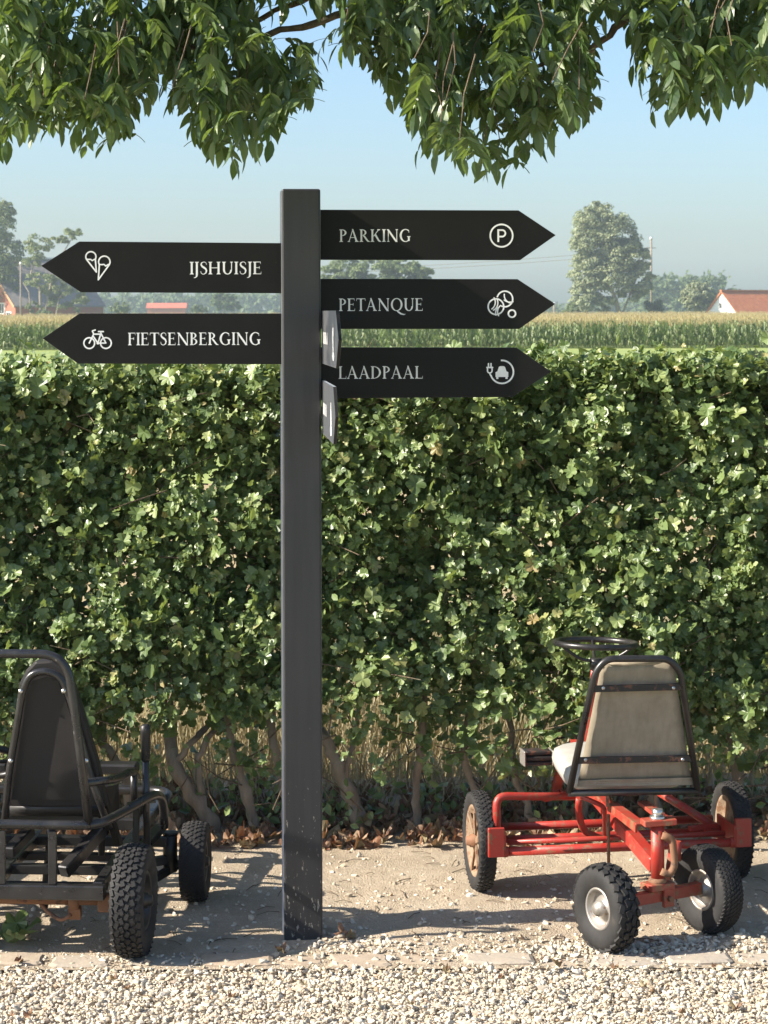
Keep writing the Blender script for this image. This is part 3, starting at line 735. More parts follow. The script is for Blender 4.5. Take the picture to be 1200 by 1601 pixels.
def circ(x, y, r, w, a0=0, a1=360, n=40):
    return [[(x + (r - w / 2) * math.cos(p), y + (r - w / 2) * math.sin(p)), (x + (r + w / 2) * math.cos(p), y + (r + w / 2) * math.sin(p)), (x + (r + w / 2) * math.cos(q), y + (r + w / 2) * math.sin(q)), (x + (r - w / 2) * math.cos(q), y + (r - w / 2) * math.sin(q))]
            for p, q in [(R(a0 + (a1 - a0) * k / n), R(a0 + (a1 - a0) * (k + 1) / n)) for k in range(n)]]
def arc(x, y, r, a0, a1, n=12): return [(x + r * math.cos(R(a0 + (a1 - a0) * k / n)), y + r * math.sin(R(a0 + (a1 - a0) * k / n))) for k in range(n + 1)]
def disc(x, y, r): return [[(x + r * math.cos(a * math.pi / 12), y + r * math.sin(a * math.pi / 12)) for a in range(24)]]

def icon_parking(x, y):
    return circ(x, y, 17.5, 2.6) + rect(x - 6.5, x - 3.6, y - 10, y + 10) + line([(x - 5, y - 8.7), (x + 1, y - 8.7)] + arc(x + 1, y - 3.6, 5.1, -90, 90) + [(x - 5, y + 1.5)], 2.7)
def icon_boules(x, y):   # centre of the group
    g = circ(x - 8, y + 4, 12.2, 2.4) + circ(x + 17, y + 15, 5.6, 2.6)
    g += circ(x + 6, y - 8, 12.2, 2.4, -168, 118)
    g += line(arc(x - 22, y - 3, 13, -32, 55), 2) + line(arc(x - 18, y - 2, 13, -30, 62), 2) + line(arc(x + 7, y + 12, 12.5, 150, 232), 2) + line(arc(x + 4, y + 14, 12.5, 165, 225), 2)
    g += line(arc(x + 18, y - 14, 13, 108, 186), 2) + line(arc(x + 14, y - 17, 14, 70, 130), 2)
    return g
def icon_charger(x, y):
    g = circ(x + 3, y, 18, 2.6, -95, 165)
    g += [[(x - 7, y + 8), (x - 7, y + .5), (x - 4, y - 1), (x - 2, y - 7.5), (x, y - 9), (x + 6, y - 9), (x + 8, y - 7.5), (x + 10, y - 1), (x + 13, y + .5), (x + 13, y + 8)]]
    g += rect(x - 6, x - 2.5, y + 8, y + 11) + rect(x + 8.5, x + 12, y + 8, y + 11)
    g += line([(x - 19.5, y - 6), (x - 19.5, y - 2)] + arc(x - 16, y - 2, 3.6, 180, 0, 8)[::1] + [(x - 12.4, y - 6)], 2.2) + line([(x - 20.5, y - 7), (x - 11.5, y - 7)], 2.4) + line([(x - 18, y - 13), (x - 18, y - 8)], 2.2) + line([(x - 14, y - 13), (x - 14, y - 8)], 2.2)
    g += line([(x - 16, y + 1.5), (x - 15.5, y + 4), (x - 14.4, y + 6)], 2.2)
    return g
def icon_cones(x, y):
    g = []
    for (cx, cy, tx, ty, r) in [(x - 10, y - 13, x - 1.5, y + 11, 8.0), (x + 11, y - 5, x + 1.5, y + 23, 9.0)]:
        top = arc(cx, cy, r, 150, 390, 14)
        g += line(top, 2.3) + line([top[0], (tx, ty), top[-1]], 2.3)
        dr = [(cx - r * .85, cy + r * .45), (cx - r * .45, cy + r * .1 + 3.5), (cx - r * .05, cy + 4), (cx + r * .25, cy + r * .75), (cx + r * .6, cy + 4.5), (cx + r * .9, cy + r * .4)]
        g += line(dr, 2.1)
    return g
def icon_bicycle(x, y):
    w = 2.3; lx, rx, wy = x - 13, x + 13, y + 6
    return circ(lx, wy, 8.4, w) + circ(rx, wy, 8.4, w) + line([(lx, wy), (x - 6, y - 8), (x + 5, y - 8), (x + .5, y + 6), (x - 7, y - 5)], w) + line([(x + .5, y + 6), (rx, wy), (x + 6, y - 8), (x + 5, y - 11)], w) + line([(x + 1.5, y - 12), (x + 9, y - 12)], w) + line([(x - 6, y - 8), (x - 8, y - 13), (x - 3.5, y - 14.5)], w) + disc(x + .5, y + 6, 2.2)

def board(Y, outline, word, tx, icon, label, text_h=19.5):
    to3 = lambda x, y: P(x, y, Y + (x - 468) * px_m * math.tan(TURN))
    m = MB(); m.prism([to3(x, y) for x, y in outline], (-.008 * math.sin(TURN), .008 * math.cos(TURN), 0))
    o = m.build('sign_board', M['board'], sign, sinv, .0008); o['label'] = label
    nrm = Vector((math.sin(TURN), -math.cos(TURN), 0))
    m = MB(); polys_to_mb(m, text_polys(word, *tx, text_h), to3, nrm, .0006); m.build('lettering', M['letter'], o, sinv)
    m = MB(); polys_to_mb(m, icon, to3, nrm, .0006); m.build('pictogram', M['letter'], o, sinv)
board(5.975, [(498, 327.5), (811, 329.5), (869, 368.5), (813, 407.5), (498, 406)], 'PARKING', (531, 642, 378), icon_parking(784, 369), 'black right-pointing arrow board reading PARKING')
board(5.975, [(498, 435.5), (809, 437), (868, 476), (811, 515), (498, 514)], 'PETANQUE', (530, 661, 486), icon_boules(783, 476), 'black right-pointing arrow board reading PETANQUE')
board(5.975, [(498, 542.5), (807, 544), (861, 582), (800, 621.5), (498, 622.5)], 'LAADPAAL', (529, 660, 592), icon_charger(781, 582), 'black right-pointing arrow board reading LAADPAAL')
board(5.945, [(440, 379.5), (124, 376), (64, 414), (126, 455.5), (440, 458)], 'IJSHUISJE', (297, 409, 428), icon_cones(152, 413), 'black left-pointing arrow board reading IJSHUISJE')
board(5.945, [(440, 489.5), (124, 488.5), (66, 527.5), (121, 567), (440, 569)], 'FIETSENBERGING', (200, 407, 538.5), icon_bicycle(152, 529), 'black left-pointing arrow board reading FIETSENBERGING')
# two boards that point out of the picture, seen almost edge on
def side_board(y_top, y_bot, dxw, label, seed):
    Y0, L, H = 5.965, .50, (y_bot - y_top) / FPX * 5.965
    zt = P(0, y_top, Y0).z; x0 = (501 - CX) / FPX * 5.9 + .0015
    ux = Vector((dxw, -L, 0)).normalized(); nr_ = Vector((-ux.y, ux.x, 0)) * -1
    nr_ = -Vector((1, dxw / L, 0)).normalized()
    to3 = lambda s, h: Vector((x0, Y0, zt)) + ux * s - Vector((0, 0, 1)) * h
    m = MB(); m.prism([to3(0, 0), to3(.50, 0), to3(.585, H / 2), to3(.50, H), to3(0, H)], -nr_ * .008)
    o = m.build('sign_board', M['board'], sign, sinv, .0008); o['label'] = label
    r_ = random.Random(seed); g = []
    x = .06
    while x < .22:                                           # lettering too oblique to read: upright bars only
        g += rect(x, x + .006, H * .40, H * .62); x += r_.choice([.016, .02, .024])
    m = MB(); polys_to_mb(m, g, to3, nr_, .0006); m.build('lettering', M['letter'], o, sinv)
    g = [[(.405, H * .30), (.415, H * .30), (.428, H * .66), (.422, H * .72), (.398, H * .72), (.392, H * .66)]] + [[(.41 + .03 * math.cos(a * .5236), H * .80 + .013 * math.sin(a * .5236)) for a in range(12)]]
    m = MB(); polys_to_mb(m, g, to3, nr_, .0006); m.build('pictogram', M['letter'], o, sinv)
side_board(485.5, 568, .047, 'upper black board pointing out of the picture, seen nearly edge on', 1)
side_board(594.5, 677, .040, 'lower black board pointing out of the picture, seen nearly edge on', 2)

# ------------------------------------------------------------------ wheels
def make_wheel(root, inv, c, axis, Rw, Wd, rr, rim_mat, tread, hub_len=.03, cap_mat=None, spokes=False, rows=4, n_blk=40, hub_r=.022):
    """axis points to the outer face"""
    c = Vector(c); ax = Vector(axis).normalized(); h = Rw - rr
    hub = MB(); hub.lathe(c, ax, [(-.38 * Wd, 0.0), (-.38 * Wd, hub_r), (.32 * Wd + hub_len * .5, hub_r), (.32 * Wd + hub_len * .5, hub_r * .75), (.32 * Wd + hub_len, hub_r * .7), (.32 * Wd + hub_len, 0.0)], 20, True)
    w = hub.build('wheel', cap_mat or rim_mat, root, inv)
    ty = MB()
    pr = [(-.30 * Wd, rr * .97), (-.42 * Wd, rr + .10 * h), (-.50 * Wd, rr + .42 * h), (-.49 * Wd, rr + .66 * h), (-.43 * Wd, rr + .86 * h), (-.28 * Wd, Rw - .045 * h), (0, Rw - .02 * h)]
    pr = pr + [(-t, r) for t, r in pr[-2::-1]]
    ty.lathe(c, ax, pr, 48)
    u = ax.orthogonal().normalized(); v = ax.cross(u)
    for k in range(n_blk):
        for j in range(rows):
            a = 2 * math.pi * (k + (.5 if j % 2 else 0)) / n_blk
            t = (j - (rows - 1) / 2) / rows * .92 * Wd
            drop = (abs(t) / (.5 * Wd)) ** 2.6 * h * .20
            d = u * math.cos(a) + v * math.sin(a); tg = ax.cross(d)
            tilt = math.atan2(drop * 1.6, max(abs(t), 1e-3)) * (1 if t > 0 else -1) * (abs(t) > .2 * Wd)
            Mx = Matrix((ax, tg, d)).transposed() @ Matrix.Rotation(tilt, 3, 'Y')
            bl = 2 * math.pi * Rw / n_blk
            if tread == 'block': size = (.92 * Wd / rows * .74, bl * .66, .011); tw = 0.35 if j % 2 else -.35
            elif tread == 'diamond': size = (.92 * Wd / rows * .80, bl * .70, .007); tw = .78
            else: size = (.92 * Wd / rows * .80, bl * .55, .006); tw = .5 * (1 if j % 2 else -1)
            Mx = Mx @ Matrix.Rotation(tw, 3, 'Z')
            ty.box(c + ax * t + d * (Rw - drop - .0015), size, Mx)
    ty.build('tyre', M['rubber'], w, inv)
    rm = MB()
    rm.lathe(c, ax, [(.36 * Wd, rr * 1.03), (.40 * Wd, rr * .98), (.36 * Wd, rr * .90), (.12 * Wd, rr * .84), (.08 * Wd, rr * .60), (.16 * Wd, rr * .42), (.22 * Wd, hub_r * .9)], 36)
    rm.lathe(c, ax, [(-.36 * Wd, rr * 1.03), (-.40 * Wd, rr * .98), (-.36 * Wd, rr * .90), (-.14 * Wd, rr * .84), (-.10 * Wd, rr * .60), (-.18 * Wd, rr * .42), (-.24 * Wd, hub_r * .9)], 36)
    if spokes:
        for k in range(6):
            a = k * math.pi / 3; d = u * math.cos(a) + v * math.sin(a)
            rm.bar(c + ax * Wd * .26 + d * .02, c + ax * Wd * .36 + d * rr * .9, .016, .006, ax)
    rm.build('rim', rim_mat, w, inv)
    return w

# ------------------------------------------------------------------ the red pedal kart
RY = R(9.0)
rk = tag(empty('pedal_kart', (.624, 6.424, .008), RY), 'weathered red pedal kart with a grey-brown fabric seat back, right of the signpost', 'kart')
rinv = inv_of(rk); rmat = rinv.inverted()
fR = Vector((-math.sin(RY), math.cos(RY), 0)); rR = Vector((math.cos(RY), math.sin(RY), 0))
CAM = Vector((0, 0, EYE))
def RK(px, py, ly):
    d = Vector(((px - CX) / FPX, 1, -(py - HY) / FPX)); t = (ly - (CAM - rk.location).dot(fR)) / d.dot(fR); return CAM + d * t
def RL(x, y, z): return rmat @ Vector((x, y, z))
for s in (-1, 1):
    make_wheel(rk, rinv, RL(s * .366, 0, .135), rR * s, .136, .050, .098, M['rust_rim'], 'fine', .022, M['rust'], s < 0, 5, 46, .018)
PIV = RL(-.016, -.578, 0)
sa = R(30); axr = Vector((math.cos(sa), math.sin(sa), 0))
for s in (-1, 1):
    cpt = PIV + axr * s * .163; cpt.z = .110 if s < 0 else .116
    make_wheel(rk, rinv, cpt, axr * s, .108 if s < 0 else .113, .068, .052, M['steel'], 'block' if s < 0 else 'diamond', .012, M['steel'], False, 4 if s < 0 else 7, 24 if s < 0 else 60, .019)
# frame
RED = M['red']
fr = MB()
fr.bar(RL(-.016, -.56, .185), RL(-.012, .10, .235), .036, .040, ch=.004)
fr.bar(RL(-.012, .0, .228), RL(-.012, .52, .235), .034, .034, ch=.003)
fr.build('main_tube', RED, rk, rinv)
cb = MB(); cb.tube([RL(-.315, -.14, .134), RL(.315, -.14, .134)], .0125, 14); cb.tube([RL(-.345, -.14, .134), RL(-.315, -.14, .134)], .0145, 14); cb.tube([RL(.315, -.14, .134), RL(.345, -.14, .134)], .0145, 14); cb.tube([RL(-.36, 0, .135), RL(.36, 0, .135)], .010, 12)
cb.build('axle_tube', RED, rk, rinv)
cb = MB(); cb.tube([RL(-.32, .04, .160), RL(.32, .04, .160)], .0115, 12); cb.tube([RL(-.31, -.11, .152), RL(.31, -.11, .152)], .0075, 10); cb.build('cross_tube', RED, rk, rinv)
for s in (-1, 1):
    b = MB(); b.box(RL(s * .350, -.152, .163), (.046, .012, .080), Matrix.Rotation(RY, 3, 'Z'), .002); b.box(RL(s * .327, -.075, .158), (.008, .16, .050), Matrix.Rotation(RY, 3, 'Z'), .001)
    b.build('bracket', RED, rk, rinv)
b = MB(); b.tube(rounded([RK(775, 1318, -.11), RK(773, 1245, -.10), RK(830, 1246, -.09), RK(900, 1246, -.07)], .03), .0112, 12); b.build('side_tube', RED, rk, rinv)
b = MB(); b.tube([RK(1028, 1240, .06), RK(1080, 1272, .0), RK(1128, 1303, -.03)], .0115, 12)
b.bar(RK(1098, 1300, -.02), RK(1140, 1308, -.03), .03, .024, ch=.002); b.build('side_tube', RED, rk, rinv)
b = MB(); b.bar(RK(1075, 1297, -.045), RK(1118, 1291, -.03), .018, .012); b.build('bracket', RED, rk, rinv)
b = MB(); b.tube(rounded([RK(903, 1248, -.10), RK(901, 1268, -.08), RK(908, 1300, -.05), RK(935, 1312, -.02)], .03), .010, 10); b.build('seat_support', RED, rk, rinv)
b = MB(); b.tube(rounded([RK(905, 1246, -.22), RK(942, 1262, -.24), RK(943, 1318, -.06)], .02), .0065, 10); b.build('seat_support', RED, rk, rinv)
# pivot post with its plate, bolt and grey handle
b = MB(); b.tube([PIV + Vector((0, 0, .155)), PIV + Vector((0, 0, .292))], .0175, 16); b.build('pivot_post', RED, rk, rinv)
b = MB(); b.bar(PIV + rR * -.04 + Vector((0, 0, .300)), PIV + rR * .046 + Vector((0, 0, .303)), .045, .016, ch=.002); b.build('top_plate', M['red_worn'], rk, rinv)
b = MB(); b.tube([PIV + Vector((0, 0, .308)), PIV + Vector((0, 0, .316))], .020, 12); b.tube([PIV + Vector((0, 0, .316)), PIV + Vector((0, 0, .334))], .0145, 6); b.build('bolt', M['chrome'], rk, rinv)
b = MB(); b.lathe(PIV + Vector((0, 0, .148)), (0, 0, 1), [(-.008, 0), (-.008, .022), (.006, .024), (.010, .017)], 16); b.build('collar', M['rust'], rk, rinv)
b = MB(); q = PIV - fR * .02
b.tube(rounded([q + rR * .006 + Vector((0, 0, .27)), q + rR * .034 + Vector((0, 0, .262)), q + rR * .040 + Vector((0, 0, .19)), q + rR * .026 + Vector((0, 0, .168)), q + rR * .004 + Vector((0, 0, .178))], .022), .0095, 10); b.build('pipe_bend', M['rust'], rk, rinv)
# steered axle
b = MB(); b.bar(PIV - axr * .135 + Vector((0, 0, .110)), PIV + axr * .135 + Vector((0, 0, .114)), .026, .030, ch=.002); b.build('steered_axle', M['red_worn'], rk, rinv)
b = MB(); Mz = Matrix.Rotation(sa, 3, 'Z')
b.box(PIV - Vector((axr.y, -axr.x, 0)) * -.0 + Vector((.0, 0, .137)), (.075, .05, .018), Mz, .002); b.box(PIV + Vector((axr.y, -axr.x, 0)) * .018 + axr * .02 + Vector((0, 0, .110)), (.034, .012, .052), Mz, .002); b.build('axle_block', M['red_worn'], rk, rinv)
b = MB(); b.tube([PIV + Vector((axr.y, -axr.x, 0)) * .022 + axr * .02 + Vector((0, 0, .106)), PIV + Vector((axr.y, -axr.x, 0)) * .034 + axr * .02 + Vector((0, 0, .106))], .0075, 6); b.build('bolt', M['rust'], rk, rinv)
b = MB(); b.bar(RL(.045, -.50, .215), PIV + axr * .035 + Vector((0, .02, .145)), .014, .02, ch=.002); b.tube([RL(.052, -.52, .185), RL(.052, -.52, .235)], .012, 10); b.bar(RL(.052, -.52, .225), RL(.03, -.30, .24), .014, .018, ch=.002); b.build('steering_arm', M['red_worn'], rk, rinv)
b = MB(); b.tube([RL(-.06, -.25, .115), RL(-.06, -.25, .25)], .0045, 8); b.build('drop_rod', M['rust'], rk, rinv)
# seat rails, one of them toothed
b = MB(); b.bar(RK(955, 1258, -.30), RK(1000, 1291, -.53), .030, .007, ch=.001); b.bar(RK(948, 1262, -.30), RK(992, 1297, -.53), .006, .02); b.build('seat_rail', M['red_worn'], rk, rinv)
b = MB(); a_, c_ = RK(1000, 1256, -.28), RK(1044, 1290, -.52); b.bar(a_, c_, .022, .010, ch=.001)
for k in range(11):
    q = a_.lerp(c_, (k + .5) / 11) + rR * .014; b.box(q, (.010, .008, .010), Matrix.Rotation(RY, 3, 'Z'))
b.build('seat_rail', M['red_worn'], rk, rinv)
for px in (947, 1022):
    b = MB(); b.bar(RK(px, 1240, -.33), RK(px, 1262, -.33), .012, .008); b.build('seat_bracket', M['rust'], rk, rinv)
# seat: black tube frame, fabric back, two straps, cushion
def sly(py): return -.33 - (1243 - py) / 216 * .09
pts = [(887, 1240), (928, 1052), (946, 1031), (1044, 1031), (1062, 1052), (1088, 1238)]
b = MB(); b.tube(rounded([RK(x, y, sly(y)) for x, y in pts], .04, 6), .0092, 12); b.tube([RK(885, 1241, sly(1241)), RK(1090, 1238, sly(1238))], .0095, 12); b.build('seat_frame', M['black_tube'], rk, rinv)
def seat_panel(poly, off, th, name, mat, n=12):
    """slightly bowed fabric panel between two side edges; poly = left bottom, left top, right top, right bottom"""
    m = MB(); (lb, lt, rt, rb) = poly; vs_ = []; W_, H_ = 10, 14
    for layer in (0, 1):
        for j in range(H_ + 1):
            for i in range(W_ + 1):
                u_, v_ = i / W_, j / H_
                xl = lb[0] + (lt[0] - lb[0]) * v_; xr = rb[0] + (rt[0] - rb[0]) * v_; yl = lb[1] + (lt[1] - lb[1]) * v_; yr = rb[1] + (rt[1] - rb[1]) * v_
                px, py = xl + (xr - xl) * u_, yl + (yr - yl) * u_
                bow = .012 * math.sin(math.pi * u_) * (.6 + .4 * math.sin(math.pi * v_)) + .0015 * math.sin(v_ * 21) * math.sin(u_ * 7)
                vs_.append(RK(px, py, sly(py) + off + bow * .6 + (th if layer else 0)))
    k = (W_ + 1) * (H_ + 1); fs = []
    for j in range(H_):
        for i in range(W_):
            a0 = j * (W_ + 1) + i; fs.append((a0, a0 + 1, a0 + W_ + 2, a0 + W_ + 1)); fs.append((k + a0, k + a0 + W_ + 1, k + a0 + W_ + 2, k + a0 + 1))
    rim_ = [i for i in range(W_ + 1)] + [j * (W_ + 1) + W_ for j in range(1, H_ + 1)] + [H_ * (W_ + 1) + i for i in range(W_ - 1, -1, -1)] + [j * (W_ + 1) for j in range(H_ - 1, 0, -1)]
    for a0, b0_ in zip(rim_, rim_[1:] + rim_[:1]): fs.append((a0, k + a0, k + b0_, b0_))
    m.add(vs_, fs, True); return m.build(name, mat, rk, rinv)
seat_panel(((901, 1222), (938, 1040), (1051, 1037), (1078, 1219)), .012, .03, 'seat_back', M['seat_back'])
seat_panel(((899, 1231), (902, 1221), (1079, 1217), (1082, 1229)), .002, .01, 'seat_flap', M['seat_back'])
b = MB(); b.tube([RK(938, 1040, sly(1040) + .02), RK(1051, 1037, sly(1037) + .02)], .006, 8); b.build('piping', M['seat_back'], rk, rinv)
for y, xa, xb in ((1078, 926, 1066), (1190, 898, 1080)):
    b = MB(); b.bar(RK(xa, y, sly(y) - .004), RK(xb, y - 3, sly(y) - .004), .005, .018, ch=.001); s_ = b.build('strap', M['black_strap'], rk, rinv)
    b = MB()
    for px in (xa + 15, xb - 15): b.lathe(RK(px, y - 1, sly(y) - .007), -fR, [(0, .005), (.002, .004), (.003, 0)], 10)
    b.build('rivet', M['chrome'], s_, rinv)
m = MB(); vs_ = []; A_, B_ = 16, 20                                  # cushion: a flattened rounded block running forward
for j in range(B_ + 1):
    v_ = j / B_; ly = -.315 + v_ * .315; sw = (1 - abs(2 * v_ - 1) ** 6) ** .4 if 0 < v_ < 1 else .05
    for i in range(A_):
        a = 2 * math.pi * i / A_; ca, sn = math.cos(a), math.sin(a)
        x = math.copysign(abs(ca) ** .5, ca) * .178 * max(.3, sw); z = math.copysign(abs(sn) ** .55, sn) * .036 * max(.2, sw)
        vs_.append(RL(-.005 + x * (1 - .08 * v_), ly + .02, .345 + z + .03 * v_))
fs = [(j * A_ + i, j * A_ + (i + 1) % A_, (j + 1) * A_ + (i + 1) % A_, (j + 1) * A_ + i) for j in range(B_) for i in range(A_)] + [tuple(range(A_)), tuple(range(B_ * A_, (B_ + 1) * A_))]
m.add(vs_, fs, True); m.build('cushion', M['cushion'], rk, rinv)
# steering wheel, spokes and column
hc = RK(930, 1007, .12)
tilt = Matrix.Rotation(R(-2.5), 3, 'X') @ Matrix.Rotation(R(1.6), 3, 'Y')
def ringp(a, r, dz=0): return hc + tilt @ Vector((r * math.cos(a), r * math.sin(a), dz))
b = MB(); b.tube([ringp(2 * math.pi * k / 40, .116) for k in range(40)], .0088, 12, closed=True); sw_ = b.build('steering_wheel', M['black_tube'], rk, rinv)
b = MB()
for a in (R(200), R(340), R(90)): b.tube(rounded([ringp(a, .114), ringp(a, .085, -.022), ringp(a, .045, -.047), ringp(a, .0, -.050)], .03), .005, 8)
b.tube([ringp(0, 0, -.042), ringp(0, 0, -.075)], .017, 12); b.build('spokes', M['black_tube'], sw_, rinv)
b = MB(); b.tube([ringp(0, 0, -.06), RL(.015, .30, .25)], .013, 12); b.build('steering_column', RED, rk, rinv)
b = MB(); b.bar(RL(-.02, .30, .34), RL(-.012, .36, .235), .02, .03); b.build('column_brace', RED, rk, rinv)
# pedals, cranks and chain wheel
cc = RL(-.012, .46, .270)
b = MB(); b.tube([cc - rR * .07, cc + rR * .07], .008, 10); b.bar(cc - rR * .055, cc - rR * .055 + fR * -.06 + Vector((0, 0, .01)), .008, .016, ch=.001); b.bar(cc + rR * .055, cc + rR * .055 + fR * .06 - Vector((0, 0, .01)), .008, .016, ch=.001); b.build('crank', M['steel'], rk, rinv)
b = MB(); b.lathe(cc + rR * .03, rR, [(-.002, .012), (-.002, .065), (.002, .065), (.002, .012)], 28, False); b.build('chain_wheel', M['rust'], rk, rinv)
for s in (-1, 1):
    q = cc + rR * s * .098 + fR * s * .06 + Vector((0, 0, -s * .012)); Mp = Matrix.Rotation(RY, 3, 'Z')
    b = MB(); b.tube([q - rR * .042, q + rR * .042], .006, 8)
    for k in (-1, 0, 1): b.box(q + Vector((0, 0, k * .0155)), (.078, .058 - .004 * abs(k), .0125), Mp, .003)
    pd = b.build('pedal', M['black_strap'], rk, rinv)
    for k in (-1, 1): b = MB(); b.box(q + rR * .043 * k, (.006, .062, .045), Mp, .002); b.build('pedal_cage', M['steel'], pd, rinv)
b = MB(); b.tube(rounded([RL(-.012, .52, .15), RL(-.05, .54, .12), RL(-.05, .60, .12), RL(.05, .60, .12), RL(.05, .54, .12), RL(-.012, .52, .15)], .03), .009, 10); b.bar(RL(-.012, .50, .235), RL(-.012, .58, .125), .025, .025); b.build('front_bumper', RED, rk, rinv)

# ------------------------------------------------------------------ the black two-seat kart
BY = R(-4.0)
bk = tag(empty('pedal_kart', (-1.066, 5.777, 0), BY), 'black pedal kart with tall tube-framed seat and roll hoop, cut by the left edge', 'kart')
binv = inv_of(bk); bmat = binv.inverted()
fB = Vector((-math.sin(BY), math.cos(BY), 0)); rB = Vector((math.cos(BY), math.sin(BY), 0))
def BK(px, py, ly):
    d = Vector(((px - CX) / FPX, 1, -(py - HY) / FPX)); t = (ly - (CAM - bk.location).dot(fB)) / d.dot(fB); return CAM + d * t
def BL(x, y, z): return bmat @ Vector((x, y, z))
def mir(p): q = binv @ Vector(p); return bmat @ Vector((-q.x, q.y, q.z))
KB, KD = M['kart_black'], M['kart_dark']
for s in (-1, 1):
    make_wheel(bk, binv, BL(s * .431, 0, .1385), rB * s, .1375, .084, .072, KD, 'block', .02, KD, False, 6, 38, .02)
    make_wheel(bk, binv, BL(s * .505, .535, .1085), (Matrix.Rotation(R(2), 3, 'Z') @ rB) * s, .108, .072, .056, KD, 'fine', .015, KD, False, 6, 36, .018)
b = MB(); b.tube([BL(-.40, 0, .138), BL(.40, 0, .138)], .0135, 12); b.build('rear_axle', M['rust'], bk, binv)
for s in (-1, 1):
    b = MB(); b.lathe(BL(s * .28, 0, .138), rB, [(-.012, .0), (-.012, .026), (.012, .026), (.012, 0)], 16); b.bar(BL(s * .28, 0, .12), BL(s * .28, .01, .09), .03, .02); b.build('axle_bearing', M['rust'], bk, binv)
    b = MB(); b.box(BL(s * .365, 0, .132), (.05, .03, .045), Matrix.Rotation(BY, 3, 'Z'), .004); b.build('axle_bearing', M['rust'], bk, binv)
    b = MB(); b.tube(rounded([BL(s * .275, -.02, .105), BL(s * .25, -.02, .088), BL(s * .21, -.01, .11), BL(s * .19, 0, .13)], .02), .005, 8); b.build('brake_cable', M['rust'], bk, binv)
# rear bumper: flat lower bar, uprights, upper tube that runs forward as side rails
b = MB(); b.bar(BL(-.368, -.05, .170), BL(.368, -.05, .170), .03, .036, ch=.003); b.build('lower_bumper', KB, bk, binv)
for lx in (.235, .105, -.105, -.235):
    b = MB(); b.bar(BL(lx, -.052, .188), BL(lx, -.052, .322), .022, .010, fB, .002); b.build('bumper_upright', KB, bk, binv)
half = [BK(40, 1290, -.05), BK(148, 1289, -.05), BK(186, 1271, .08), BK(238, 1240, .22), BK(252, 1246, .34), BK(254, 1292, .38)]
pp = [mir(p) for p in half[::-1]][:-1] + half[1:]
b = MB(); b.tube(rounded(pp, .05), .0120, 14); b.build('upper_rail', KB, bk, binv)
